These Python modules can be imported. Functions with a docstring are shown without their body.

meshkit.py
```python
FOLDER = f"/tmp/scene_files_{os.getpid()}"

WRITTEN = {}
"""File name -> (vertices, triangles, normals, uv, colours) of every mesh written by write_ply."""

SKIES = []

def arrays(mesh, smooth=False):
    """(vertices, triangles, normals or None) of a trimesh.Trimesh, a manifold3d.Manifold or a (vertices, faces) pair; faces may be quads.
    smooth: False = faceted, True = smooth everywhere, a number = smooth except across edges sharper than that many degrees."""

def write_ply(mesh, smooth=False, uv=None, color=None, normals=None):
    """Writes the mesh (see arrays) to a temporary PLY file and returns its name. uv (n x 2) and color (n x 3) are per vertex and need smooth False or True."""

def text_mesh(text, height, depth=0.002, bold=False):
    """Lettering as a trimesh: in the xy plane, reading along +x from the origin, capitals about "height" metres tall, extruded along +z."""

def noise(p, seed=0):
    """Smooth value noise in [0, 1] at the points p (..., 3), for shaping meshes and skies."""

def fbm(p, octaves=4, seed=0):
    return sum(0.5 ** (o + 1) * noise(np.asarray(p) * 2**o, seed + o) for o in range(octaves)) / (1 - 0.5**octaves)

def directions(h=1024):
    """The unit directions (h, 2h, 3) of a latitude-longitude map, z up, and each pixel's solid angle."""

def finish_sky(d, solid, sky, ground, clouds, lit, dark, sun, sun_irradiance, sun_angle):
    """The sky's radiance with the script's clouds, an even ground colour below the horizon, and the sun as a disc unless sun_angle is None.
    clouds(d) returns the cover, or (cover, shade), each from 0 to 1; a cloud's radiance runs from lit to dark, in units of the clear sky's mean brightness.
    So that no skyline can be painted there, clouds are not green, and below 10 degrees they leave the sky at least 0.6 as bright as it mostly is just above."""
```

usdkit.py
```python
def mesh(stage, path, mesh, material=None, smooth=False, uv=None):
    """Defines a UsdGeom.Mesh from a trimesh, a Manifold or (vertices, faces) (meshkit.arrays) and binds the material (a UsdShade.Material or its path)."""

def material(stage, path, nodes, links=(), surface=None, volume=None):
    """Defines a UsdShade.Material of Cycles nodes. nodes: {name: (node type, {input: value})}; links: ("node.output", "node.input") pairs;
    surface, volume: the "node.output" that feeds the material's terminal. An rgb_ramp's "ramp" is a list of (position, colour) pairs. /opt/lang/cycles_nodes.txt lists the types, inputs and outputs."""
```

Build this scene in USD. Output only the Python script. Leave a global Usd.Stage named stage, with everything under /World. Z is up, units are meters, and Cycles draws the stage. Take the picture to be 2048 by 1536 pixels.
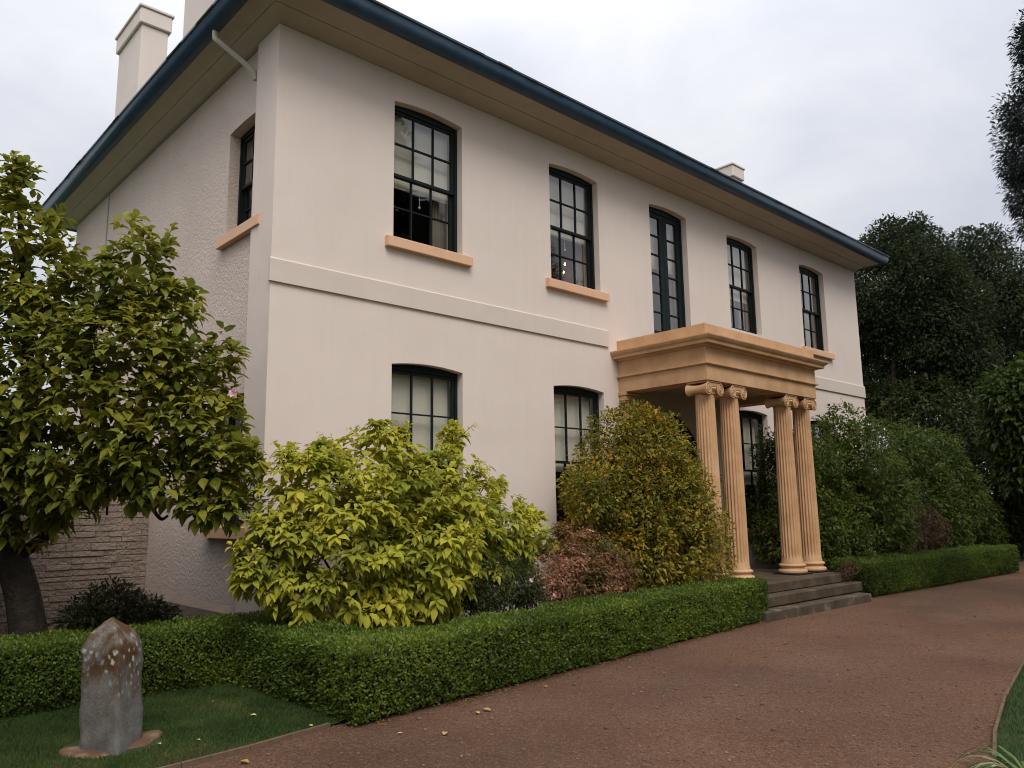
import math, random
import numpy as np
import trimesh, usdkit
from meshkit import fbm, noise
from shapely.geometry import Polygon, box as sbox
from shapely.ops import unary_union
from pxr import Usd, UsdGeom, UsdLux, UsdShade, Gf, Sdf, Vt

# ------------------------------------------------------------------ camera, sky, sun
stage = Usd.Stage.CreateInMemory()
UsdGeom.SetStageUpAxis(stage, 'Z'); UsdGeom.SetStageMetersPerUnit(stage, 1.0)
UsdGeom.Xform.Define(stage, '/World'); UsdGeom.Scope.Define(stage, '/World/Looks')
CAM = np.array([-4.116, -8.712, 1.62]); YAW, PITCH, ROLL, F = math.radians(42.78), math.radians(9.11), math.radians(-0.76), 1578.6
EXPOSURE = 0.32
SKY_STRENGTH, SUN_INT = 0.10, 0.40
SUN_EL, SUN_AZ = math.radians(52), math.radians(206)      # azimuth from +y towards +x

def cam_axes():
    f = np.array([math.sin(YAW)*math.cos(PITCH), math.cos(YAW)*math.cos(PITCH), math.sin(PITCH)])
    r = np.array([math.cos(YAW), -math.sin(YAW), 0.]); u = np.cross(r, f)
    c, s = math.cos(ROLL), math.sin(ROLL)
    return r*c+u*s, u*c-r*s, f
RIGHT, UP, FWD = cam_axes()
cam = UsdGeom.Camera.Define(stage, '/World/camera')
M4 = Gf.Matrix4d(*[float(x) for row in (np.r_[RIGHT, 0], np.r_[UP, 0], np.r_[-FWD, 0], np.r_[CAM, 1]) for x in row])
cam.AddTransformOp().Set(M4)
cam.CreateHorizontalApertureAttr(36.0); cam.CreateFocalLengthAttr(36.0*F/2048); cam.CreateExposureAttr(EXPOSURE)
cam.CreateClippingRangeAttr(Gf.Vec2f(0.05, 5000))

MATS = {}
def mat(name, nodes, links=(), surface='p.BSDF', **k):
    MATS[name] = usdkit.material(stage, '/World/Looks/'+name, nodes, links, surface=surface, **k); return MATS[name]

sky_mat = mat('overcast_sky', {
    'sky': ('sky_texture', dict(sky_type='single_scattering', sun_disc=False, sun_elevation=SUN_EL, sun_rotation=SUN_AZ, air_density=1.0, aerosol_density=2.0)),
    'tc': ('texture_coordinate', {}),
    'mp': ('mapping', dict(scale=(1.6, 1.6, 3.2), rotation=(0.2, 0.1, 0.9))),
    'n': ('noise_texture', dict(scale=1.5, detail=6, roughness=0.52, distortion=0.4)),
    'r': ('rgb_ramp', {'ramp': [(0.30, (6.6, 6.95, 7.9)), (0.44, (7.6, 7.85, 8.6)), (0.58, (8.8, 8.9, 9.4)), (0.70, (9.5, 9.5, 9.8))]}),
    'm': ('mix_color', dict(fac=0.93, use_clamp=False)),
    'sz': ('separate_xyz', {}), 'zc': ('math', dict(math_type='maximum', value2=0.0)), 'zp': ('math', dict(math_type='power', value2=2.4)), 'zz': ('math', dict(math_type='multiply_add', value2=1.15, value3=0.68)), 'cz': ('vector_math', dict(math_type='scale')),
    'b': ('background_shader', dict(strength=SKY_STRENGTH))},
    [('tc.generated', 'mp.vector'), ('mp.vector', 'n.vector'), ('n.fac', 'r.fac'), ('sky.color', 'm.a'), ('r.color', 'm.b'), ('tc.generated', 'sz.vector'), ('sz.z', 'zc.value1'), ('zc.value', 'zp.value1'), ('zp.value', 'zz.value1'), ('m.result', 'cz.vector1'), ('zz.value', 'cz.scale'), ('cz.vector', 'b.color')], surface='b.background')
dome = UsdLux.DomeLight.Define(stage, '/World/sky'); dome.CreateIntensityAttr(1.0)
UsdShade.MaterialBindingAPI.Apply(dome.GetPrim()).Bind(sky_mat)
dome.GetPrim().SetCustomDataByKey('kind', 'structure'); dome.GetPrim().SetCustomDataByKey('label', 'pale overcast sky with soft white and grey-blue cloud')
sun = UsdLux.DistantLight.Define(stage, '/World/sun'); sun.CreateNormalizeAttr(True); sun.CreateIntensityAttr(SUN_INT); sun.CreateAngleAttr(30.0); sun.CreateColorAttr(Gf.Vec3f(1, .95, .88))
sun.AddRotateZOp().Set(-math.degrees(SUN_AZ)); sun.AddRotateXOp().Set(math.degrees(SUN_EL)-90)

# ------------------------------------------------------------------ helpers
COUNT = {}
def path_for(parent, name):
    k = (parent, name); n = COUNT.get(k, 0); COUNT[k] = n+1
    return f'{parent}/{name}' if n == 0 else f'{parent}/{name}_{n:03d}'
def keys(prim, label=None, cat=None, group=None, kind=None):
    for k, v in (('label', label), ('category', cat), ('group', group), ('kind', kind)):
        if v: prim.SetCustomDataByKey(k, v)
def thing(name, label, cat, group=None, loc=(0, 0, 0), parent='/World', kind=None):
    p = path_for(parent, name); x = UsdGeom.Xform.Define(stage, p)
    if any(loc): x.AddTranslateOp().Set(Gf.Vec3d(*map(float, loc)))
    keys(x.GetPrim(), label, cat, group, kind); return p
def sub(name, parent, label=None):
    p = path_for(parent, name); x = UsdGeom.Xform.Define(stage, p); keys(x.GetPrim(), label); return p
def part(name, mesh, m, parent='/World', smooth=False, tint=None, off=None, **kw):
    p = path_for(parent, name)
    if isinstance(mesh, MB): mesh = mesh.arrays()
    if off is not None:
        v, f = (mesh.vertices, mesh.faces) if hasattr(mesh, 'vertices') else mesh
        mesh = (np.asarray(v)-np.asarray(off), f)
    g = usdkit.mesh(stage, p, mesh, MATS[m] if isinstance(m, str) else m, smooth=smooth)
    if tint is not None:
        UsdGeom.PrimvarsAPI(g).CreatePrimvar('tint', Sdf.ValueTypeNames.FloatArray, 'vertex').Set(Vt.FloatArray.FromNumpy(np.asarray(tint, np.float32)))
    keys(g.GetPrim(), **kw); return p

class MB:
    def __init__(s): s.v = []; s.f = []; s.n = 0
    def add(s, v, f):
        v = np.asarray(v, float).reshape(-1, 3); f = np.asarray(f, int)
        if f.shape[1] == 4: f = np.vstack([f[:, [0, 1, 2]], f[:, [0, 2, 3]]])
        s.v.append(v); s.f.append(f+s.n); s.n += len(v); return s
    def tm(s, m): return s.add(m.vertices, m.faces)
    def box(s, x0, x1, y0, y1, z0, z1, bev=0.0):
        if bev:
            return s.tm(bevbox(x0, x1, y0, y1, z0, z1, bev))
        v = [(x, y, z) for x in (x0, x1) for y in (y0, y1) for z in (z0, z1)]
        f = [(0, 1, 3, 2), (4, 6, 7, 5), (0, 4, 5, 1), (2, 3, 7, 6), (0, 2, 6, 4), (1, 5, 7, 3)]
        return s.add(v, f)
    def tube(s, pts, r, n=8, cap=True):
        pts = np.asarray(pts, float); r = np.broadcast_to(r, len(pts)).astype(float)
        t = np.gradient(pts, axis=0); t /= np.linalg.norm(t, axis=1)[:, None]+1e-9
        ref = np.array([0, 0, 1.]) if abs(t[0, 2]) < .9 else np.array([1., 0, 0])
        rings = []
        a = np.cross(t[0], ref); a /= np.linalg.norm(a)
        for i in range(len(pts)):
            a = a-t[i]*(a@t[i]); a /= np.linalg.norm(a)+1e-9; b = np.cross(t[i], a)
            th = np.arange(n)/n*2*np.pi
            rings.append(pts[i]+r[i]*(np.cos(th)[:, None]*a+np.sin(th)[:, None]*b))
        v = np.vstack(rings); f = []
        for i in range(len(pts)-1):
            for j in range(n):
                k = (j+1) % n; f.append((i*n+j, i*n+k, (i+1)*n+k, (i+1)*n+j))
        s.add(v, f)
        if cap:
            for i, fl in ((0, 1), (len(pts)-1, 0)):
                ring = rings[i]; c = ring.mean(0)
                s.add(np.vstack([ring, c]), [(j, (j+1) % n, n) if not fl else ((j+1) % n, j, n) for j in range(n)])
        return s
    def arrays(s): return np.vstack(s.v), np.vstack(s.f)

def bevbox(x0, x1, y0, y1, z0, z1, b):
    pts = []
    for x, sx in ((x0, 1), (x1, -1)):
        for y, sy in ((y0, 1), (y1, -1)):
            for z, sz in ((z0, 1), (z1, -1)):
                pts += [(x+sx*b, y, z), (x, y+sy*b, z), (x, y, z+sz*b)]
    pts = np.array(pts)
    out = []
    for x, sx in ((x0, 1), (x1, -1)):
        for y, sy in ((y0, 1), (y1, -1)):
            for z, sz in ((z0, 1), (z1, -1)):
                out += [(x+sx*b, y+sy*b, z), (x+sx*b, y, z+sz*b), (x, y+sy*b, z+sz*b)]
    return trimesh.convex.convex_hull(np.array(out))

def extr(poly, h):
    polys = getattr(poly, 'geoms', [poly])
    return trimesh.util.concatenate([trimesh.creation.extrude_polygon(g, h, engine='earcut') for g in polys])
def extr_xz(poly, y0, y1):        # polygon in (x, z), thick along y
    m = extr(poly, y1-y0); v = m.vertices
    return np.c_[v[:, 0], y0+v[:, 2], v[:, 1]], m.faces[:, ::-1]
def extr_yz(poly, x0, x1):
    m = extr(poly, x1-x0); v = m.vertices
    return np.c_[x0+v[:, 2], v[:, 0], v[:, 1]], m.faces
def sweep(path, profile, closed=True):
    """path: plan points (outline, walked so that outward is to the right); profile: closed polygon of (offset outward, z)."""
    P = np.asarray(path, float); n = len(P); pr = np.asarray(profile, float)
    offs = []
    for i in range(n):
        def nrm(a, b):
            d = (b-a)/np.linalg.norm(b-a); return np.array([d[1], -d[0]])
        if closed or 0 < i < n-1:
            n1, n2 = nrm(P[i-1], P[i]), nrm(P[i], P[(i+1) % n]); m = n1+n2; m /= (m@n1)
        elif i == 0: m = nrm(P[0], P[1])
        else: m = nrm(P[-2], P[-1])
        offs.append(m)
    k = len(pr); v = []
    for i in range(n):
        for o, z in pr: v.append((*(P[i]+offs[i]*o), z))
    f = []
    for i in range(n if closed else n-1):
        a, b = i*k, ((i+1) % n)*k
        for j in range(k): f.append((a+j, b+j, b+(j+1) % k, a+(j+1) % k))
    mb = MB().add(v, f)
    if not closed:
        cap = trimesh.creation.triangulate_polygon(Polygon(pr), engine='earcut')
        for i, rev in ((0, False), (n-1, True)):
            vv = [(*(P[i]+offs[i]*o), z) for o, z in cap[0]]; ff = cap[1] if not rev else cap[1][:, ::-1]
            mb.add(vv, ff)
    return mb
def lathe(prof, n=24, c=(0, 0, 0)):
    prof = np.asarray(prof, float); th = np.arange(n)/n*2*np.pi
    v = np.array([[(r*math.cos(t), r*math.sin(t), z) for t in th] for r, z in prof]).reshape(-1, 3)+np.asarray(c)
    f = [(i*n+j, i*n+(j+1) % n, (i+1)*n+(j+1) % n, (i+1)*n+j) for i in range(len(prof)-1) for j in range(n)]
    return v, np.array(f)

# pixel (of the 2048 x 1536 photograph) to a point of the place, used once while laying out
def ray(px): return FWD+RIGHT*(px[0]-1024)/F+UP*(768-px[1])/F
def on_y(px, y): d = ray(px); return CAM+d*(y-CAM[1])/d[1]
def on_z(px, z): d = ray(px); return CAM+d*(z-CAM[2])/d[2]
def at_depth(px, dd): return CAM+ray(px)*dd
def depth(p): return float((np.asarray(p)-CAM)@FWD)
def project(P):
    d = np.asarray(P)-CAM; z = d@FWD
    return 1024+F*(d@RIGHT)/z, 768-F*(d@UP)/z, z

# ------------------------------------------------------------------ materials
def rough_mat(name, c1, c2, scale=6, bump=0.15, bscale=60, rough=0.75, bdist=0.01, c3=None, spec=0.3, detail=5, bevel=0.0):
    nodes = {'g': ('geometry', {}), 'n': ('noise_texture', dict(scale=scale, detail=detail, roughness=0.6)),
             'r': ('rgb_ramp', {'ramp': [(0.3, c1), (0.52, c2), (0.72, c3 or c2)]}),
             'n2': ('noise_texture', dict(scale=bscale, detail=4, roughness=0.6)),
             'b': ('bump', dict(strength=bump, distance=bdist)),
             'p': ('principled_bsdf', dict(roughness=rough, specular_ior_level=spec))}
    links = [('g.position', 'n.vector'), ('n.fac', 'r.fac'), ('r.color', 'p.base_color'), ('g.position', 'n2.vector'), ('n2.fac', 'b.height'), ('b.normal', 'p.normal')]
    if bevel:
        nodes['bv'] = ('bevel', dict(radius=bevel, samples=4)); links.append(('bv.bevel', 'b.normal'))
    return mat(name, nodes, links)

# smooth painted render of the front: faint blotches, rain streaks, hairline stains
def render_mat(name, base, dark, light, bscale, bstr, bdist, rough=0.72):
    return mat(name, {
        'g': ('geometry', {}),
        'n': ('noise_texture', dict(scale=0.8, detail=8, roughness=0.68)),
        'r': ('rgb_ramp', {'ramp': [(0.25, dark), (0.5, base), (0.75, light)]}),
        'ms': ('mapping', dict(scale=(9, 9, 0.55))), 'ns': ('noise_texture', dict(scale=1.0, detail=4, roughness=0.6)),
        'rs': ('rgb_ramp', {'ramp': [(0.30, (.90, .89, .87)), (0.52, (1, 1, 1))]}),
        'sp': ('noise_texture', dict(scale=38, detail=2)), 'rsp': ('rgb_ramp', {'ramp': [(0.26, (.86, .84, .80)), (0.33, (1, 1, 1))]}),
        'm1': ('mix_color', dict(blend_type='multiply', fac=0.22)), 'm2': ('mix_color', dict(blend_type='multiply', fac=0.35)),
        'n2': ('noise_texture', dict(scale=bscale, detail=5, roughness=0.6)), 'n3': ('noise_texture', dict(scale=1.7, detail=2)),
        'b0': ('bump', dict(strength=0.3, distance=0.03)), 'b': ('bump', dict(strength=bstr, distance=bdist)),
        'p': ('principled_bsdf', dict(roughness=rough, specular_ior_level=0.25))},
        [('g.position', 'n.vector'), ('n.fac', 'r.fac'), ('g.position', 'ms.vector'), ('ms.vector', 'ns.vector'), ('ns.fac', 'rs.fac'), ('g.position', 'sp.vector'), ('sp.fac', 'rsp.fac'),
         ('r.color', 'm1.a'), ('rs.color', 'm1.b'), ('m1.result', 'm2.a'), ('rsp.color', 'm2.b'), ('m2.result', 'p.base_color'),
         ('g.position', 'n2.vector'), ('g.position', 'n3.vector'), ('n3.fac', 'b0.height'), ('b0.normal', 'b.normal'), ('n2.fac', 'b.height'), ('b.normal', 'p.normal')])
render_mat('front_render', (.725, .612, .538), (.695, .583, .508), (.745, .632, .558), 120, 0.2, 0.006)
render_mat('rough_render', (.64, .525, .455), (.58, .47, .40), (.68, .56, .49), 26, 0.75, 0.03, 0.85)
render_mat('shaded_render', (.27, .21, .165), (.20, .155, .115), (.34, .27, .215), 26, 0.75, 0.03, 0.9)  # side wall render set darker; the plinth's shade is put into the colour
render_mat('belt_render', (.65, .555, .475), (.62, .525, .445), (.67, .575, .495), 120, 0.1, 0.006)
render_mat('chimney_render', (.70, .61, .54), (.64, .55, .48), (.74, .65, .58), 90, 0.15, 0.008)
rough_mat('soffit_paint', (.42, .355, .285), (.47, .40, .325), 3, 0.08, 50, c3=(.45, .365, .285))
rough_mat('tan_paint', (.47, .275, .135), (.575, .345, .18), 2.6, 0.22, 70, 0.7, 0.004, (.63, .40, .235), bevel=0.007, detail=8)
rough_mat('sill_paint', (.68, .40, .245), (.73, .44, .275), 3, 0.10, 90, 0.6, 0.004, (.70, .43, .27), bevel=0.006)
rough_mat('gutter_paint', (.014, .034, .060), (.022, .052, .088), 5, 0.05, 40, 0.42, 0.004, (.026, .055, .080), 0.45)
rough_mat('pipe_paint', (.42, .40, .34), (.50, .46, .39), 5, 0.05, 40, 0.5)
rough_mat('slate', (.030, .036, .035), (.045, .052, .048), 5, 0.3, 30, 0.8)
rough_mat('mossy_slate', (.020, .035, .018), (.045, .060, .030), 8, 0.6, 30, 0.95, 0.02, (.035, .06, .03))
rough_mat('sash_paint', (.006, .010, .010), (.008, .013, .012), 5, 0.05, 60, 0.6, 0.003, spec=0.2)
rough_mat('shutter_paint', (.005, .0105, .011), (.007, .0135, .014), 5, 0.05, 60, 0.6, 0.003, spec=0.2)
rough_mat('door_paint', (.010, .012, .012), (.014, .016, .016), 5, 0.05, 60, 0.45)
rough_mat('interior_paint', (.20, .15, .11), (.22, .165, .12), 2, 0.02)
rough_mat('floor_wood', (.07, .04, .022), (.09, .05, .03), 2, 0.02)
mat('blind_cloth', {'g': ('geometry', {}), 'w': ('noise_texture', dict(scale=160, detail=2)), 'b': ('bump', dict(strength=.1, distance=.002)),
    'd': ('principled_bsdf', dict(base_color=(.82, .735, .61), roughness=.9)), 't': ('translucent_bsdf', dict(color=(.6, .52, .42))), 'm': ('mix_closure', dict(fac=.12))},
    [('g.position', 'w.vector'), ('w.fac', 'b.height'), ('b.normal', 'd.normal'), ('d.BSDF', 'm.closure1'), ('t.BSDF', 'm.closure2')], surface='m.closure')
mat('curtain_cloth', {'d': ('principled_bsdf', dict(base_color=(.42, .36, .29), roughness=.9)), 't': ('translucent_bsdf', dict(color=(.4, .33, .25))), 'm': ('mix_closure', dict(fac=.3))},
    [('d.BSDF', 'm.closure1'), ('t.BSDF', 'm.closure2')], surface='m.closure')
mat('window_glass', {'g': ('geometry', {}), 'n': ('noise_texture', dict(scale=2.6, detail=1)), 'b': ('bump', dict(strength=.25, distance=.01)),
    'lw': ('layer_weight', dict(blend=0.5)), 'pw': ('math', dict(math_type='power', value2=3.2)), 'f': ('math', dict(math_type='multiply_add', use_clamp=True, value2=1.0, value3=.08)), 't': ('transparent_bsdf', dict(color=(.93, .95, .94))), 'gl': ('glossy_bsdf', dict(color=(1, 1, 1), roughness=.015)), 'm': ('mix_closure', {})},
    [('g.position', 'n.vector'), ('n.fac', 'b.height'), ('b.normal', 'gl.normal'), ('lw.facing', 'pw.value1'), ('pw.value', 'f.value1'), ('f.value', 'm.fac'), ('t.BSDF', 'm.closure1'), ('gl.BSDF', 'm.closure2')], surface='m.closure')
mat('bulb_glow', {'e': ('emission', dict(color=(1, .50, .16), strength=9))}, surface='e.emission')
rough_mat('brass', (.35, .22, .07), (.4, .26, .09), 9, .05, rough=.35)
mat('white_cord', {'p': ('principled_bsdf', dict(base_color=(.75, .72, .66), roughness=.6))})
rough_mat('paving_stone', (.050, .033, .019), (.078, .053, .031), 3.5, 0.6, 40, 0.85, 0.014, (.12, .092, .062), bevel=0.008)
rough_mat('worn_step', (.052, .037, .023), (.085, .062, .040), 4, 0.6, 40, 0.85, 0.014, (.22, .18, .135), bevel=0.008)
rough_mat('shaded_yard_stone', (.25, .195, .155), (.30, .235, .188), 2.4, 0.9, 20, 0.9, 0.05, (.35, .275, .22), bevel=0.01)  # cream masonry set darker; shade behind the tree is in the tone
rough_mat('mortar', (.25, .195, .155), (.29, .225, .18), 8, 0.6, 60, 0.95, 0.02)  # joints carry the same shade-darkened tone as the stones
rough_mat('bark', (.030, .024, .018), (.055, .045, .034), 9, 0.9, 25, 0.95, 0.03, (.075, .065, .05))
rough_mat('soil', (.028, .020, .014), (.045, .032, .022), 9, 1.0, 35, 0.95, 0.04, (.06, .042, .028))
rough_mat('hedge_core', (.008, .012, .004), (.013, .018, .006), 9, 0.4, 40, 1.0)
rough_mat('ground_turf', (.022, .045, .014), (.035, .06, .02), 2.5, 0.6, 80, 0.95, 0.02, (.05, .065, .025))
rough_mat('lawn_turf', (.022, .045, .014), (.034, .062, .018), 3.0, 0.8, 90, 0.95, 0.02, (.055, .066, .024))
rough_mat('edging_wood', (.10, .062, .036), (.145, .092, .056), 9, 0.4, 50, 0.85, 0.008, (.09, .06, .038))
rough_mat('footing_mortar', (.10, .05, .026), (.15, .085, .05), 7, 0.7, 40, 0.95, 0.02, (.30, .21, .15))
mat('gravel', {'g': ('geometry', {}),
    'n': ('noise_texture', dict(scale=0.55, detail=5, roughness=.6)), 'r': ('rgb_ramp', {'ramp': [(.3, (.102, .054, .032)), (.5, (.126, .070, .043)), (.7, (.144, .084, .054))]}),
    'v': ('voronoi_texture', dict(scale=75, randomness=1)), 'hs': ('hsv', dict(saturation=0.9)), 'rv': ('rgb_ramp', {'ramp': [(0.0, (.45, .43, .42)), (.45, (.95, .93, .92)), (.8, (1.25, 1.2, 1.15)), (1, (2.3, 2.2, 2.1))]}),
    'sc': ('separate_color', {}), 'nt': ('noise_texture', dict(scale=.35, detail=3, distortion=.6)), 'rt': ('rgb_ramp', {'ramp': [(.35, (.84, .84, .86)), (.62, (1.12, 1.10, 1.06))]}), 'mt': ('mix_color', dict(blend_type='multiply', fac=1., use_clamp=False)), 'm': ('mix_color', dict(blend_type='multiply', fac=.55, use_clamp=False)),
    'b': ('bump', dict(strength=.9, distance=.012)), 'n3': ('noise_texture', dict(scale=6, detail=6, roughness=.7)), 'b2': ('bump', dict(strength=.5, distance=.03)),
    'p': ('principled_bsdf', dict(roughness=.9, specular_ior_level=.2))},
    [('g.position', 'n.vector'), ('n.fac', 'r.fac'), ('g.position', 'v.vector'), ('v.color', 'sc.color'), ('sc.r', 'rv.fac'), ('r.color', 'm.a'), ('rv.color', 'm.b'), ('g.position', 'nt.vector'), ('nt.fac', 'rt.fac'), ('m.result', 'mt.a'), ('rt.color', 'mt.b'), ('mt.result', 'p.base_color'),
     ('v.distance', 'b.height'), ('g.position', 'n3.vector'), ('n3.fac', 'b2.height'), ('b2.normal', 'b.normal'), ('b.normal', 'p.normal')])
mat('pebbles', {'at': ('attribute', dict(attribute='tint')), 'r': ('rgb_ramp', {'ramp': [(0, (.085, .047, .03)), (.5, (.13, .075, .048)), (.9, (.18, .12, .085)), (1, (.34, .28, .23))]}), 'p': ('principled_bsdf', dict(roughness=.85))},
    [('at.fac', 'r.fac'), ('r.color', 'p.base_color')])
def leaf_mat(name, stops, trans=.28, rough=.42, spec=.45, tcol=1.25, bump=0):
    nodes = {'at': ('attribute', dict(attribute='tint')), 'r': ('rgb_ramp', {'ramp': stops}),
             'g': ('geometry', {}), 'n': ('noise_texture', dict(scale=3.0, detail=3)), 'h': ('hsv', {}), 'mr': ('map_range', dict(from_min=.3, from_max=.7, to_min=.8, to_max=1.2)),
             'd': ('principled_bsdf', dict(roughness=rough, specular_ior_level=spec)), 'hb': ('hsv', dict(value=tcol)), 't': ('translucent_bsdf', {}), 'm': ('mix_closure', dict(fac=trans))}
    return mat(name, nodes, [('at.fac', 'r.fac'), ('g.position', 'n.vector'), ('n.fac', 'mr.value'), ('mr.result', 'h.value'), ('r.color', 'h.color'), ('h.color', 'd.base_color'), ('h.color', 'hb.color'), ('hb.color', 't.color'),
                             ('d.BSDF', 'm.closure1'), ('t.BSDF', 'm.closure2')], surface='m.closure')
leaf_mat('magnolia_leaf', [(0, (.062, .085, .012)), (.35, (.145, .165, .021)), (.70, (.27, .262, .030)), (.92, (.37, .30, .035)), (1, (.30, .14, .025))], .36, .55, .2)
leaf_mat('yellow_leaf', [(0, (.11, .140, .016)), (.30, (.27, .285, .030)), (.70, (.46, .43, .046)), (.93, (.56, .47, .055)), (1, (.36, .15, .02))], .36, .55, .2)
leaf_mat('camellia_leaf', [(0, (.042, .060, .009)), (.35, (.11, .120, .013)), (.57, (.24, .195, .018)), (.84, (.41, .23, .020)), (1, (.34, .08, .02))], .25, .45, .22)
leaf_mat('azalea_leaf', [(0, (.05, .065, .012)), (.35, (.10, .085, .022)), (.58, (.24, .105, .05)), (.82, (.44, .21, .13)), (1, (.64, .42, .33))], .25, .5, .2)
leaf_mat('dark_leaf', [(0, (.014, .022, .005)), (.5, (.032, .044, .009)), (1, (.065, .065, .018))], .18, .5, .25)
leaf_mat('glossy_leaf', [(0, (.024, .042, .006)), (.45, (.062, .092, .011)), (.85, (.14, .168, .022)), (1, (.22, .20, .03))], .24, .5, .18)
leaf_mat('russet_leaf', [(0, (.03, .025, .01)), (.5, (.07, .035, .015)), (1, (.16, .06, .03))], .2, .5, .3)
leaf_mat('hedge_leaf', [(0, (.030, .052, .007)), (.5, (.085, .128, .014)), (.9, (.15, .195, .022)), (1, (.22, .20, .03))], .28, .48, .25)
leaf_mat('far_leaf', [(0, (.014, .024, .010)), (.5, (.030, .042, .016)), (.9, (.062, .074, .028)), (1, (.11, .09, .028))], .22, .65, .12)
leaf_mat('conifer_leaf', [(0, (.012, .018, .018)), (.6, (.022, .032, .028)), (1, (.04, .05, .04))], .12, .5, .35)
leaf_mat('grass_blade', [(0, (.030, .054, .012)), (.6, (.054, .086, .020)), (.85, (.095, .104, .034)), (1, (.17, .13, .06))], .22, .6, .15)
leaf_mat('strap_leaf', [(0, (.05, .09, .02)), (.6, (.10, .15, .04)), (1, (.30, .26, .12))], .25, .4, .4)
leaf_mat('fallen_leaf', [(0, (.10, .05, .02)), (.5, (.36, .24, .05)), (1, (.55, .42, .16))], .1, .6, .2)
mat('pink_petal', {'d': ('principled_bsdf', dict(base_color=(.80, .55, .60), roughness=.6)), 't': ('translucent_bsdf', dict(color=(.8, .5, .55))), 'm': ('mix_closure', dict(fac=.3))}, [('d.BSDF', 'm.closure1'), ('t.BSDF', 'm.closure2')], surface='m.closure')
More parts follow.
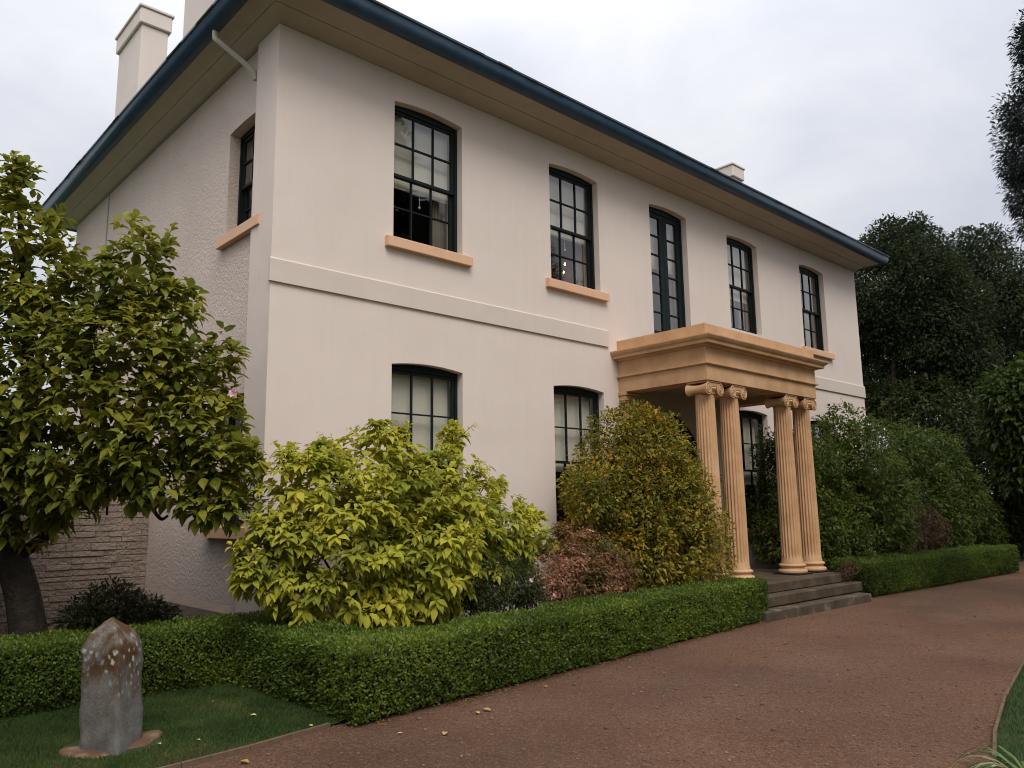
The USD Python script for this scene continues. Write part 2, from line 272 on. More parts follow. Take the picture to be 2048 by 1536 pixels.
mat('lichen_stone', {'g': ('geometry', {}), 'sx': ('separate_xyz', {}),
    'n': ('noise_texture', dict(scale=7, detail=6, roughness=.65)), 'r': ('rgb_ramp', {'ramp': [(.3, (.10, .092, .08)), (.55, (.17, .158, .14)), (.75, (.235, .222, .20))]}),
    'nr': ('noise_texture', dict(scale=4.2, detail=5, roughness=.7)), 'hz': ('map_range', dict(from_min=.20, from_max=.60, to_min=0, to_max=1, clamp=True)), 'ar': ('math', dict(math_type='multiply')),
    'rr': ('rgb_ramp', {'ramp': [(.42, (0, 0, 0)), (.56, (1, 1, 1))]}), 'rust': ('mix_color', dict(b=(.085, .042, .016))),
    'v': ('voronoi_texture', dict(scale=17, randomness=1)), 'n4': ('noise_texture', dict(scale=24, detail=5, roughness=.7)), 'vd': ('math', dict(math_type='multiply_add', value2=1.1, value3=-.50)), 'va': ('math', dict(math_type='add')),
    'rv': ('rgb_ramp', {'ramp': [(.22, (1, 1, 1)), (.42, (0, 0, 0))]}), 'hz2': ('map_range', dict(from_min=.30, from_max=.62, to_min=0, to_max=1, clamp=True)), 'nl': ('noise_texture', dict(scale=3.1, detail=2)), 'rl': ('rgb_ramp', {'ramp': [(.42, (0, 0, 0)), (.52, (1, 1, 1))]}),
    'al': ('math', dict(math_type='multiply')), 'al2': ('math', dict(math_type='multiply')), 'lich': ('mix_color', dict(b=(.46, .46, .40))),
    'bn': ('noise_texture', dict(scale=45, detail=5, roughness=.7)), 'b': ('bump', dict(strength=.6, distance=.012)), 'p': ('principled_bsdf', dict(roughness=.92, specular_ior_level=.2))},
    [('g.position', 'sx.vector'), ('sx.z', 'hz.value'), ('sx.z', 'hz2.value'), ('g.position', 'n.vector'), ('n.fac', 'r.fac'), ('g.position', 'nr.vector'), ('nr.fac', 'rr.fac'), ('rr.color', 'ar.value1'), ('hz.result', 'ar.value2'),
     ('r.color', 'rust.a'), ('ar.value', 'rust.fac'), ('g.position', 'v.vector'), ('g.position', 'n4.vector'), ('n4.fac', 'vd.value1'), ('vd.value', 'va.value1'), ('v.distance', 'va.value2'), ('va.value', 'rv.fac'),
     ('g.position', 'nl.vector'), ('nl.fac', 'rl.fac'), ('rv.color', 'al.value1'), ('rl.color', 'al.value2'), ('al.value', 'al2.value1'), ('hz2.result', 'al2.value2'),
     ('rust.result', 'lich.a'), ('al2.value', 'lich.fac'), ('lich.result', 'p.base_color'), ('g.position', 'bn.vector'), ('bn.fac', 'b.height'), ('b.normal', 'p.normal')])

# ------------------------------------------------------------------ ground, drive, lawns
def sheet(name, pts, z, m, **kw):
    g = trimesh.creation.triangulate_polygon(Polygon(pts), engine='earcut')
    return part(name, (np.c_[g[0], np.full(len(g[0]), z)], g[1]), m, **kw)
part('ground', MB().add([(-400, -400, -.03), (400, -400, -.03), (400, 400, -.03), (-400, 400, -.03)], [(0, 1, 2, 3)]), 'ground_turf', kind='structure', label='dark green ground beyond the garden')
HA, HB = np.array([-.72, -3.24]), np.array([6.62, -2.53])          # foot of the near hedge's outer face
LAWN_R = [(-6, -8.6), (-2, -8.0), (0.2, -7.3), (1.1, -7.02), (1.62, -6.89), (2.42, -6.66), (3.61, -6.39), (5.23, -6.09), (7.5, -5.85), (11, -5.9), (16, -6.3), (25, -7.5), (45, -11)]
LEDGE = [(-9, -3.9), (-5, -3.55), (-3.2, -3.33), (-2.02, -3.23), (-1.53, -3.18), (-.83, -3.05)]
drive = [(-30, -5.2), (-9, -3.9)] + LEDGE[1:] + [(-.6, -3.0), (6.5, -2.3), (10.2, -2.2), (17.8, -2.45), (19, -2.0), (45, 1)] + LAWN_R[::-1] + [(-30, -13)]
sheet('gravel_drive', drive, 0.0, 'gravel', kind='structure', label='reddish brown gravel drive curving past the house')
sheet('lawn', LEDGE + [(-.60, -3.0), (-.62, -.7), (-9, -.7)], 0.012, 'lawn_turf', kind='structure', label='shaded lawn around the standing stone')
sheet('lawn', LAWN_R + [(45, -60), (-30, -60), (-30, -9)], 0.012, 'lawn_turf', kind='structure', label='lawn on the far side of the gravel drive')
sheet('garden_bed', [(-9, -.75), (-.62, -.75), (-.60, -3.0), (6.5, -2.3), (6.5, .1), (-.02, .1), (-.02, 3.9), (-9, 3.9)], 0.02, 'soil', kind='structure', label='dark soil bed between the box hedge and the house')
sheet('garden_bed', [(10.0, -2.25), (18.2, -2.45), (24, 0), (24, 8), (16.45, 8), (16.45, .1), (10.0, .1)], 0.02, 'soil', kind='structure', label='dark soil bed right of the portico')

rng = np.random.default_rng(7)
# ------------------------------------------------------------------ house
L, D = 16.42, 9.5
ZS, ZT, RISE, WW = 5.34, 7.365, .05, 1.222
LZS, LZT = 1.20, 3.585
X = [1.759, 4.854, 7.561, 10.23, 13.379]
W3 = 1.20
WTOP = 7.785
def arch_poly(x0, x1, z0, zt, rise, n=12):
    w = x1-x0; xs = np.linspace(x0, x1, n)
    return Polygon([(x1, z0), *[(x, zt+rise*(1-((x-(x0+x1)/2)/(w/2))**2)) for x in xs[::-1]], (x0, z0)])
house = thing('house', 'two-storey cream rendered house with tan columned portico and sash windows', 'house')
wallp = sbox(0, -.2, L, WTOP)
ops = [arch_poly(X[i], X[i]+WW, ZS, ZT, RISE) for i in (0, 1, 3, 4)] + [arch_poly(X[i], X[i]+WW, LZS, LZT, RISE) for i in (0, 1, 3, 4)]
ops.append(arch_poly(X[2], X[2]+W3, 4.50, ZT, RISE))
DX0, DX1 = 7.26, 9.10
door_op = arch_poly(DX0, DX1, .46, 2.75, .62, 24); ops.append(door_op)
part('front_wall', extr_xz(wallp.difference(unary_union(ops)), 0, .38), 'front_render', house)
SX = .06                                                              # face of the rough side wall
sidep = sbox(.38, -.2, D-.38, WTOP)
SY0, SY1 = .50, 1.54
sops = [arch_poly(SY0, SY1, 5.36, 6.87, .03), arch_poly(SY0, SY1, 1.47, 3.1, .03)]
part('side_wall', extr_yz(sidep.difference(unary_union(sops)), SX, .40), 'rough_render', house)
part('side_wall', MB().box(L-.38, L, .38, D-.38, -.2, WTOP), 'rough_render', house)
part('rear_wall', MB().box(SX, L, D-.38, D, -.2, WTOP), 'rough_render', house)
qp = Polygon([(0.03, .0005), (SX, .0005), (SX, .61), (.004, .61), (0, .606), (0, .03), (.009, .009)])
m = extr(qp, WTOP+.2); m.apply_translation([0, 0, -.2]); m.apply_translation([0, .0, 0])
part('corner_strip', MB().add(*extr_yz(sbox(.381, -.2, .61, WTOP), 0.0, SX-.001)).box(0.0005, .02, .0005, .3805, -.2, WTOP-.001), 'front_render', house)
# side plinth with a sloping top
part('plinth', sweep([(SX, 3.9), (SX, .62)], [(-.05, -.15), (.075, -.15), (.075, .44), (.0, .52), (-.05, .52)][::-1], closed=False), 'shaded_render', house)
# belt course along the front
for a, b in ((-.025, 6.22), (10.32, L+.02)):
    part('belt_course', sweep([(a, 0), (b, 0)], [(-.02, 4.393), (.032, 4.393), (.032, 4.672), (.012, 4.692), (-.02, 4.692)][::-1], closed=False), 'belt_render', house)
# coved eaves, gutter, roof
FR, SD = .62, .43
def ring(profile, name, m, smooth=False):
    """profile of (offset as for the front, z); the ends overhang a little less"""
    pr = np.asarray(profile, float); v = []; k = len(pr)
    for cx, cy, sx, sy in ((0, 0, -1, -1), (L, 0, 1, -1), (L, D, 1, 1), (0, D, -1, 1)):
        for o, z in pr: v.append((cx-(.24 if sx > 0 and o > .1 else 0)+sx*(o*SD/FR if 0 < o <= FR else (SD+o-FR if o > 0 else o)), cy+sy*o, z))
    f = []
    for i in range(4):
        a, b = i*k, ((i+1) % 4)*k
        for j in range(k): f.append((a+j, b+j, b+(j+1) % k, a+(j+1) % k))
    return part(name, MB().add(v, f), m, house, smooth=smooth)
ring([(-.2, 7.79), (.004, 7.79), (.30, 7.8443), (.302, 7.853), (.312, 7.855), (.314, 7.8468), (.62, 7.9), (.62, 8.05), (-.2, 8.05)], 'soffit', 'soffit_paint')
ring([(.623, 7.89), (.65, 7.868), (.70, 7.872), (.755, 7.912), (.780, 7.98), (.784, 8.055), (.792, 8.07), (.808, 8.075), (.810, 8.105), (.792, 8.112), (.78, 8.09), (.623, 8.09)], 'gutter', 'gutter_paint', smooth=35)
ov, zr = .73, 8.105
ex0, ex1, ey0, ey1 = -SD-.11, L+SD+.11-.24, -ov, D+ov
hh = (ey1-ey0)/2; rz = zr+hh*math.tan(math.radians(27)); ym = (ey0+ey1)/2
part('roof', MB().add([(ex0, ey0, zr), (ex1, ey0, zr), (ex1, ey1, zr), (ex0, ey1, zr), (ex0+hh, ym, rz), (ex1-hh, ym, rz)],
                      [(0, 1, 5), (0, 5, 4), (1, 2, 5), (2, 3, 4), (2, 4, 5), (3, 0, 4), (0, 3, 2), (0, 2, 1)]), 'slate', house)
R = random.Random(3)
def slate_row(p0, p1, inward, m):
    p0, p1 = np.array(p0, float), np.array(p1, float); ln = np.linalg.norm(p1-p0); d = (p1-p0)/ln; inw = np.array(inward, float); n = int(ln/.27)
    t27 = math.tan(math.radians(27))
    for i in range(n):
        a, b = i*ln/n+.003, (i+1)*ln/n-.003; o = -.075+R.uniform(-.014, .012); th = R.uniform(.018, .03); lift = R.uniform(.0, .012)
        v = []
        for s_ in (a, b):
            jj = R.uniform(-.004, .004)
            for q, hz in ((o+jj, 0), (.34, 0), (.34, th), (o+jj, th)):
                pt = p0+d*s_+inw*q; v.append((*pt, zr+.006+lift+q*t27+hz))
        part('slate', MB().add(v, [(0, 3, 2, 1), (4, 5, 6, 7), (0, 1, 5, 4), (1, 2, 6, 5), (2, 3, 7, 6), (3, 0, 4, 7)]), m, house)
slate_row((ex0, ey0), (ex1, ey0), (0, 1), 'slate')
slate_row((ex0, ey1), (ex0, ey0), (1, 0), 'mossy_slate')
# chimneys
for cx, cy, top in ((.40, 7.10, 11.90), (.40, 3.22, 11.90), (15.50, 2.88, 11.58)):
    c = sub('chimney', house); w_, l_ = .52, 1.48
    part('stack', MB().box(cx, cx+w_, cy, cy+l_, 8.0, top-.40, .015), 'chimney_render', c)
    part('cap', MB().box(cx-.055, cx+w_+.055, cy-.055, cy+l_+.055, top-.40, top-.06, .02).box(cx-.085, cx+w_+.085, cy-.085, cy+l_+.085, top-.06, top, .012), 'chimney_render', c)
# interior shell
part('floor', MB().box(.42, L-.4, .40, D-.4, 4.2, 4.38), 'floor_wood', house)
part('floor', MB().box(.42, L-.4, .40, D-.4, .2, .45), 'floor_wood', house)
part('ceiling', MB().box(.42, L-.4, .40, D-.4, 7.70, 7.78), 'interior_paint', house)
part('inner_wall', MB().box(.42, L-.4, 4.2, 4.4, .46, 4.19).box(.42, L-.4, 4.2, 4.4, 4.39, 7.69), 'interior_paint', house)
for xx in (3.9, 7.0, 9.6, 12.3):
    part('inner_wall', MB().box(xx, xx+.15, .40, 4.19, .46, 4.19).box(xx, xx+.15, .40, 4.19, 4.39, 7.69), 'interior_paint', house)

def mapper(side):
    if side == 'front': return lambda v: v
    return lambda v: np.c_[SX+np.asarray(v)[:, 1], np.asarray(v)[:, 0], np.asarray(v)[:, 2]]
def add_mapped(name, mb, m, parent, fn, flip, **kw):
    v, f = mb.arrays() if isinstance(mb, MB) else mb
    return part(name, (fn(np.asarray(v)), np.asarray(f)[:, ::-1] if flip else f), m, parent, **kw)
def sash(x0, x1, z0, z1, d0, d1, cols, rows, st, top, bot, bar):
    ix0, ix1, iz0, iz1 = x0+st, x1-st, z0+bot, z1-top; holes = []; pw = (ix1-ix0-bar*(cols-1))/cols; ph = (iz1-iz0-bar*(rows-1))/rows
    for i in range(cols):
        for j in range(rows): holes.append(sbox(ix0+i*(pw+bar), iz0+j*(ph+bar), ix0+i*(pw+bar)+pw, iz0+j*(ph+bar)+ph))
    return extr_xz(sbox(x0, z0, x1, z1).difference(unary_union(holes)), d0, d1), [h.bounds for h in holes]
def cloth(x0, x1, z0, z1, d, folds, amp, ph=0):
    n = max(8, folds*8); xs = np.linspace(x0, x1, n); ys = d+amp*np.sin(np.linspace(0, folds*2*np.pi, n)+ph)
    v = np.r_[np.c_[xs, ys, np.full(n, z0)], np.c_[xs, ys, np.full(n, z1)]]
    return v, np.array([t for i in range(n-1) for t in ((i, i+1, n+i+1), (i, n+i+1, n+i))])
def window(x0, w, z0, zt, rise, side='front', blind=.56, curtain=True, sill=True, fd=.12, ajar=0.0, label=None):
    fn, flip = mapper(side), side != 'front'
    wn = sub('window', house, label); x1 = x0+w; ft = .045; zh = zt-.05
    ix0, ix1, iz0, iz1 = x0+ft, x1-ft, z0+.03, zh
    fr = arch_poly(x0, x1, z0, zt, rise).buffer(-.0015).difference(sbox(ix0, iz0, ix1, iz1))
    add_mapped('frame', extr_xz(fr, fd, fd+.14), 'sash_paint', wn, fn, flip)
    zm = (iz0+iz1)/2
    g, panes = sash(ix0+.002, ix1-.002, zm-.022-ajar, iz1-.002-ajar*.0, fd+.02, fd+.06, 3, 2, .04, .04, .042, .02)
    add_mapped('upper_sash', g, 'sash_paint', wn, fn, flip)
    g2, p2 = sash(ix0+.002, ix1-.002, iz0+.002, zm+.018, fd+.065, fd+.105, 3, 2, .045, .035, .07, .02)
    add_mapped('lower_sash', g2, 'sash_paint', wn, fn, flip)
    for b, d in [(b, fd+.04) for b in panes]+[(b, fd+.085) for b in p2]:
        a0, c0, a1, c1 = b; t = R.uniform(-.002, .002)
        add_mapped('pane', (np.array([(a0, d, c0), (a1, d+t, c0), (a1, d, c1), (a0, d-t, c1)]), np.array([(0, 1, 2), (0, 2, 3)])), 'window_glass', wn, fn, flip)
    if blind:
        bz = iz1-(iz1-iz0)*blind
        v, f = cloth(ix0+.01, ix1-.01, bz, iz1+.05, fd+.17, 2, .004, R.uniform(0, 6))
        bb = MB().add(v, f).tube([(ix0+.012, fd+.17, bz), ((ix0+ix1)/2, fd+.17, bz), (ix1-.012, fd+.17, bz)], .014, 6)
        add_mapped('blind', bb, 'blind_cloth', wn, fn, flip)
        mid = (ix0+ix1)/2+.02
        cb = MB().tube([(mid, fd+.15, bz), (mid, fd+.15, bz-.12), (mid, fd+.15, bz-.2)], .003, 5).tm(trimesh.creation.icosphere(1, .018).apply_translation([mid, fd+.15, bz-.21]))
        add_mapped('blind_pull', cb, 'white_cord', wn, fn, flip)
    if curtain:
        for a, b in ((ix1-.20, ix1+.05), (ix0-.05, ix0+.12)):
            add_mapped('curtain', cloth(a, b, z0-.15, zt+.1, fd+.30, 4, .022, R.uniform(0, 6)), 'curtain_cloth', wn, fn, flip)
    if sill:
        e, p = .135, .085
        s = MB().add([(x, y, z) for x in (x0-e, x1+e) for y, z in ((-p, z0-.145), (-p, z0-.012), (-p+.01, z0-.002), (.0, z0+.002), (.0, z0-.145))],
                     [(0, 5, 6, 1), (1, 6, 7, 2), (2, 7, 8, 3), (4, 9, 5, 0), (3, 8, 9, 4)]).add([(x, y, z) for x in (x0-e, x1+e) for y, z in ((-p, z0-.145), (-p, z0-.012), (-p+.01, z0-.002), (.0, z0+.002), (.0, z0-.145))],
                     [(0, 1, 2), (0, 2, 3), (0, 3, 4), (7, 6, 5), (8, 7, 5), (9, 8, 5)]).box(x0+.001, x1-.001, 0, fd, z0-.06, z0+.001)
        add_mapped('sill', s, 'sill_paint', wn, fn, flip)
for i in (0, 1, 3, 4):
    window(X[i], WW, ZS, ZT, RISE, blind=(.56, .54, 0, .62, 0)[i], curtain=True, sill=(i != 3))
for i in (0, 1, 3, 4):
    window(X[i], WW, LZS, LZT, RISE, blind=(.52, .56, 0, .62, .5)[i], curtain=False)
window(SY0, SY1-SY0, 5.36, 6.87, .03, side='side', blind=.56, curtain=False, fd=.15)
window(SY0, SY1-SY0, 1.47, 3.1, .03, side='side', blind=.5, curtain=False, fd=.15)
# the french window onto the portico roof
fw = sub('french_window', house); fd = .12; x0, x1 = X[2], X[2]+W3; z0 = 4.50; ft = .05; zh = ZT-.06
part('frame', extr_xz(arch_poly(x0, x1, z0, ZT, RISE).buffer(-.0015).difference(sbox(x0+ft, z0+.03, x1-ft, zh)), fd, fd+.14), 'shutter_paint', fw)
xm = (x0+x1)/2
for a, b in ((x0+ft+.002, xm-.004), (xm+.004, x1-ft-.002)):
    g, panes = sash(a, b, z0+.032, zh-.002, fd+.02, fd+.065, 1, 6, .115, .09, .42, .022)
    part('door_leaf', g, 'shutter_paint', fw)
    part('door_panel', MB().box(a+.09, b-.09, fd+.03, fd+.04, z0+.09, z0+.39), 'shutter_paint', fw)
    for q in panes:
        part('pane', MB().add([(q[0], fd+.045, q[1]), (q[2], fd+.045, q[1]), (q[2], fd+.045, q[3]), (q[0], fd+.045, q[3])], [(0, 1, 2, 3)]), 'window_glass', fw)
part('blind', cloth(x0+.08, x1-.08, 6.25, zh+.05, fd+.2, 2, .004), 'blind_cloth', fw)
part('curtain', cloth(x1-.30, x1+.02, z0, zh+.1, fd+.30, 5, .02), 'curtain_cloth', fw)
# chandelier glimpsed through the second upper window
ch = sub('chandelier', house); C = on_y((1120, 540), 1.45)
mb = MB().tube([C+(0, 0, -.08), C+(0, 0, .4), (C[0], C[1], 7.69)], .012, 6); bulbs = []
for k in range(5):
    a = k*2*math.pi/5+.5; e = C+np.array([.26*math.cos(a), .26*math.sin(a), 0])
    mb.tube([C+(0, 0, -.06), (C+e)/2+(0, 0, -.09), e+(0, 0, -.02), e], .009, 6); bulbs.append(e)
part('arm', mb, 'brass', ch)
for e in bulbs: part('bulb', lathe([(.001, -.0), (.014, .01), (.019, .03), (.012, .055), (.001, .075)], 10, e), 'bulb_glow', ch, smooth=True)
# downpipe from the side gutter, across the soffit to the corner strip
q0, q1, q2 = np.array([-SD-.06, .85, 7.92]), np.array([-SD-.055, .85, 7.78]), np.array([-.01, .68, 7.42])
part('downpipe', MB().tube([q0, (q0+q1)/2, q1, q1*.9+q2*.1, (q1+q2)/2, q2, q2+(.02, -.01, -.12)], .036, 10), 'pipe_paint', house, smooth=40)
part('cable', MB().tube([(SX-.012, 7.23, 7.8), (SX-.012, 7.235, 5), (SX-.012, 7.22, 3)], .014, 6), 'pipe_paint', house)

# ------------------------------------------------------------------ portico (part of the house)
PX0, PX1, PY = 6.47, 10.07, -1.80
plan = [(PX0, 0), (PX0, PY), (PX1, PY), (PX1, 0)][::-1]
plan = plan[::-1]
def band(name, prof, m='tan_paint'):
    part(name, sweep(plan, [(-o, z) for o, z in prof] if False else prof, closed=False), m, house)
band('architrave', [(-.36, 3.62), (0, 3.62), (0, 3.865), (-.36, 3.865)])
band('taenia', [(-.2, 3.866), (.016, 3.866), (.045, 3.878), (.045, 3.905), (.02, 3.912), (-.2, 3.912)])
band('frieze', [(-.2, 3.913), (.004, 3.913), (.004, 4.16), (-.2, 4.16)])
band('cornice', [(-.2, 4.161), (.02, 4.161), (.045, 4.175), (.05, 4.195), (.12, 4.20), (.125, 4.19), (.135, 4.19), (.14, 4.245), (.155, 4.25), (.175, 4.265), (.195, 4.29), (.20, 4.30), (.20, 4.318), (.02, 4.335), (-.2, 4.335)])
band('blocking_course', [(-.3, 4.30), (.005, 4.30), (.005, 4.53), (-.3, 4.53)])
part('portico_roof', MB().box(PX0+.29, PX1-.29, PY+.29, -.001, 4.40, 4.47), 'paving_stone', house)
part('portico_ceiling', MB().box(PX0+.35, PX1-.35, PY+.35, -.006, 3.74, 3.80), 'soffit_paint', house)
part('portico_shade_panel', extr_xz(sbox(PX0+.01, .46, PX1-.01, 3.83).difference(door_op.buffer(.002)), -.005, -.0005), 'soffit_paint', house)  # thin darker sheet added over the wall; portico shade put into colour
def ionic(x, y, z0=.475, ztop=3.62):
    c = sub('column', house); r0, r1 = .178, .150
    part('plinth', MB().box(x-.245, x+.245, y-.245, y+.245, .456, z0+.002), 'door_paint', c)
    part('base', lathe([(.0, z0), (.235, z0+.003), (.25, z0+.02), (.25, z0+.05), (.235, z0+.068), (.205, z0+.073), (.198, z0+.095), (.205, z0+.112), (.222, z0+.116), (.232, z0+.13), (.228, z0+.15), (.205, z0+.162), (.19, z0+.166), (.188, z0+.18)], 40, (x, y, 0)), 'tan_paint', c, smooth=35)
    zb, zt = z0+.178, ztop-.20; nf, per = 20, 8
    th = np.arange(nf*per)/(nf*per)*2*np.pi; ph = (np.arange(nf*per) % per)/per
    fl = np.where((ph > .12) & (ph < .88), np.sin((ph-.12)/.76*np.pi)**.7, 0)
    rings = [(0, 0), (.025, 0), (.04, .75), (.06, 1), (.35, 1), (.6, 1), (.8, 1), (.955, 1), (.97, .75), (.985, 0), (1, 0)]; v = []
    for t, fz in rings:
        r = r0+(r1-r0)*(t**1.5)
        if t == 0: r += .012
        rr = r*(1-.135*fl*fz); v.append(np.c_[x+rr*np.cos(th), y+rr*np.sin(th), np.full(len(th), zb+(zt-zb)*t)])
    n = len(th); v = np.vstack(v)
    f = [(i*n+j, i*n+(j+1) % n, (i+1)*n+(j+1) % n, (i+1)*n+j) for i in range(len(rings)-1) for j in range(n)]
    part('shaft', MB().add(v, f), 'tan_paint', c, smooth=30)
    # capital: necking, echinus, two bolsters along y with spiral scrolls, abacus
    zc = ztop-.115
    cap = MB().add(*lathe([(r1*.99, zt-.005), (r1+.018, zt), (r1+.018, zt+.015), (r1, zt+.02), (r1+.03, zt+.05), (r1+.05, zt+.08), (r1+.03, zt+.11), (0, zt+.115)], 40, (x, y, 0)))
    for sx in (-1, 1):
        cx = x+sx*.165; ys = np.linspace(-.19, .19, 13); prof = [(0, ys[0])]
        for yy in ys: prof.append((.098-.030*(1-(yy/.19)**2), yy))
        prof.append((0, ys[-1])); lv, lf = lathe(prof, 22)
        cap.add(np.c_[lv[:, 0]+cx, lv[:, 2]+y, lv[:, 1]+zc-.015], lf)
        for fy in (-.192, .192):
            t = np.linspace(0, 2.6*2*np.pi, 46); rr = .093*np.exp(-t*.135)
            sp = np.c_[cx+sx*rr*np.sin(t)*1, np.full(len(t), y+fy), zc-.015+rr*np.cos(t)]
            cap.tube(sp, np.linspace(.0135, .006, len(t)), 6)
            cap.tm(trimesh.creation.icosphere(1, .016).apply_translation([cx, y+fy, zc-.015]))
    for fy in (-.175, .175): cap.box(x-.165, x+.165, y+fy-.012, y+fy+.012, zc+.03, zc+.085)
    for k in range(5): cap.tm(trimesh.creation.icosphere(1, .022).apply_scale([1, .8, 1.3]).apply_translation([x-.09+k*.045, y-.172, zc+.0]))
    cap.box(x-.2, x+.2, y-.2, y+.2, zc+.085, ztop-.001, .008)
    part('capital', cap, 'tan_paint', c, smooth=35)
for cx in (6.70, 7.40, 9.15, 9.85): ionic(cx, -1.585)
for cx in (6.66, 9.88):
    c = sub('pilaster', house)
    part('shaft', MB().box(cx-.15, cx+.15, -.10, -.006, .6, 3.44, .008), 'tan_paint', c)
    part('capital', MB().box(cx-.17, cx+.17, -.125, -.006, 3.441, 3.47, .006).box(cx-.19, cx+.19, -.15, -.006, 3.471, 3.56, .01).box(cx-.21, cx+.21, -.17, -.006, 3.561, 3.619, .006), 'tan_paint', c)
    part('base', MB().box(cx-.18, cx+.18, -.13, -.006, .47, .599, .012), 'tan_paint', c)
# floor flags and three steps, stone by stone
sx0, sx1 = 6.42, 10.08
def stones(name, x0, x1, y0, y1, z0, z1, cuts, m):
    s = sub(name, house); xs = [x0, *cuts, x1]
    for a, b in zip(xs[:-1], xs[1:]):
        dz = R.uniform(-.004, .004)
        part('stone', MB().box(a+.004, b-.004, y0+R.uniform(-.006, .006), y1, z0, z1+dz, .014), m, s)
s = sub('portico_floor', house)
for a, b in ((sx0, 7.35), (7.35, 8.3), (8.3, 9.2), (9.2, 9.98)):
    for c_, d_ in ((-2.20, -1.3), (-1.3, -.6), (-.6, -.005)):
        part('flagstone', MB().box(a+.003, b-.003, c_+.003, d_-.003, .31, .455+R.uniform(-.002, .002), .010), 'paving_stone', s)
stones('step', sx0-.02, 10.0, -2.42, -2.19, .15, .305, (7.7, 8.9), 'paving_stone')
stones('step', sx0-.04, 9.86, -2.62, -2.17, -.05, .14, (7.2, 8.5, 9.3), 'worn_step')
part('portico_footing', MB().box(sx0+.03, sx1-.03, -2.16, -.01, -.1, .308), 'paving_stone', house)
# entrance under the portico: fanlight, side lights, door
en = sub('entrance', house); xd0, xd1 = 7.74, 8.62
fr = door_op.buffer(-.002).difference(unary_union([sbox(xd0, .47, xd1, 2.60), sbox(DX0+.08, 1.25, xd0-.09, 2.58), sbox(xd1+.09, 1.25, DX1-.08, 2.58), arch_poly(DX0+.09, DX1-.09, 2.70, 2.74, .56, 24)]))
part('frame', extr_xz(fr, .16, .28), 'door_paint', en)
part('door', MB().box(xd0+.003, xd1-.003, .20, .25, .475, 2.597).box(xd0+.1, (xd0+xd1)/2-.05, .185, .20, 1.45, 2.45, .006).box((xd0+xd1)/2+.05, xd1-.1, .185, .20, 1.45, 2.45, .006).box(xd0+.1, (xd0+xd1)/2-.05, .185, .20, .65, 1.25, .006).box((xd0+xd1)/2+.05, xd1-.1, .185, .20, .65, 1.25, .006), 'door_paint', en)
part('knob', MB().tm(trimesh.creation.icosphere(2, .03).apply_translation([xd1-.06, .165, 1.4])), 'brass', en, smooth=True)
part('pane', (lambda a: a)(extr_xz(arch_poly(DX0+.088, DX1-.088, 2.702, 2.742, .56, 24), .215, .221)), 'window_glass', en)
for a, b in ((DX0+.08, xd0-.09), (xd1+.09, DX1-.08)):
    part('pane', MB().add([(a, .22, 1.25), (b, .22, 1.25), (b, .22, 2.58), (a, .22, 2.58)], [(0, 1, 2, 3)]), 'window_glass', en)
    part('glazing_bar', MB().box(a, b, .205, .235, 1.68, 1.70).box(a, b, .205, .235, 2.13, 2.15), 'door_paint', en)
xc = (DX0+DX1)/2
for k in range(1, 8):
    a = math.pi*k/8; e = np.array([xc+(DX1-DX0-.2)/2*math.cos(a)*.98, .222, 2.70+.58*math.sin(a)])
    part('glazing_bar', MB().tube([(xc+.16*math.cos(a), .222, 2.70+.12*math.sin(a)), ((xc+e[0])/2, .222, (2.7+e[2])/2), e], .009, 5), 'door_paint', en)

# ------------------------------------------------------------------ yard wall behind the tree
yw = thing('yard_wall', 'coursed rubble stone wall painted cream joining the side of the house', 'wall')
YW = 3.94
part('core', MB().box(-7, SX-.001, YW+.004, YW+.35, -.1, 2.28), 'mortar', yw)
z = .02; row = 0
while z < 2.2:
    hgt = R.uniform(.065, .115); x = -5.2-R.uniform(0, .3)
    while x < SX-.02:
        ln = R.uniform(.14, .46); b = min(x+ln, SX-.004)
        if b-x > .06:
            t_, w_ = R.uniform(-.012, .012), R.uniform(-.012, .012); o = R.uniform(.001, .009)
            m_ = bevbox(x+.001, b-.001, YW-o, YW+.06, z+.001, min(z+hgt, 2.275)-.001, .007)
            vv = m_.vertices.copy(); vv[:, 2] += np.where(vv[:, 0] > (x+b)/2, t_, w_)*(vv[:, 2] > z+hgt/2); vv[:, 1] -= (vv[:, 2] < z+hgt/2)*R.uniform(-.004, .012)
            part('stone', (vv, m_.faces), 'shaded_yard_stone', yw)
        x = b
    z += hgt; row += 1
part('coping', MB().box(-7, SX-.003, YW-.04, YW+.39, 2.281, 2.36, .015), 'shaded_yard_stone', yw)

# ------------------------------------------------------------------ leaves
LEAF = (np.array([(0, 0, 0), (.16, .26, .05), (.16, -.26, .05), (.48, .48, .10), (.48, -.48, .10), (.80, .24, .03), (.80, -.24, .03), (1.0, 0, -.10), (.30, 0, 0), (.65, 0, -.01)]),
        np.array([(0, 8, 1), (0, 2, 8), (1, 8, 3), (2, 4, 8), (8, 9, 3), (8, 4, 9), (3, 9, 5), (4, 6, 9), (9, 7, 5), (9, 6, 7)]))
MID = (np.array([(0, 0, 0), (.4, .5, .09), (.4, -.5, .09), (1, 0, -.06), (.45, 0, 0)]), np.array([(0, 4, 1), (0, 2, 4), (1, 4, 3), (2, 3, 4)]))
KITE = (np.array([(0, 0, 0), (.45, .5, .06), (1, 0, 0), (.45, -.5, .06)]), np.array([(0, 2, 1), (0, 3, 2)]))
def unit(a): return a/(np.linalg.norm(a, axis=-1, keepdims=True)+1e-9)
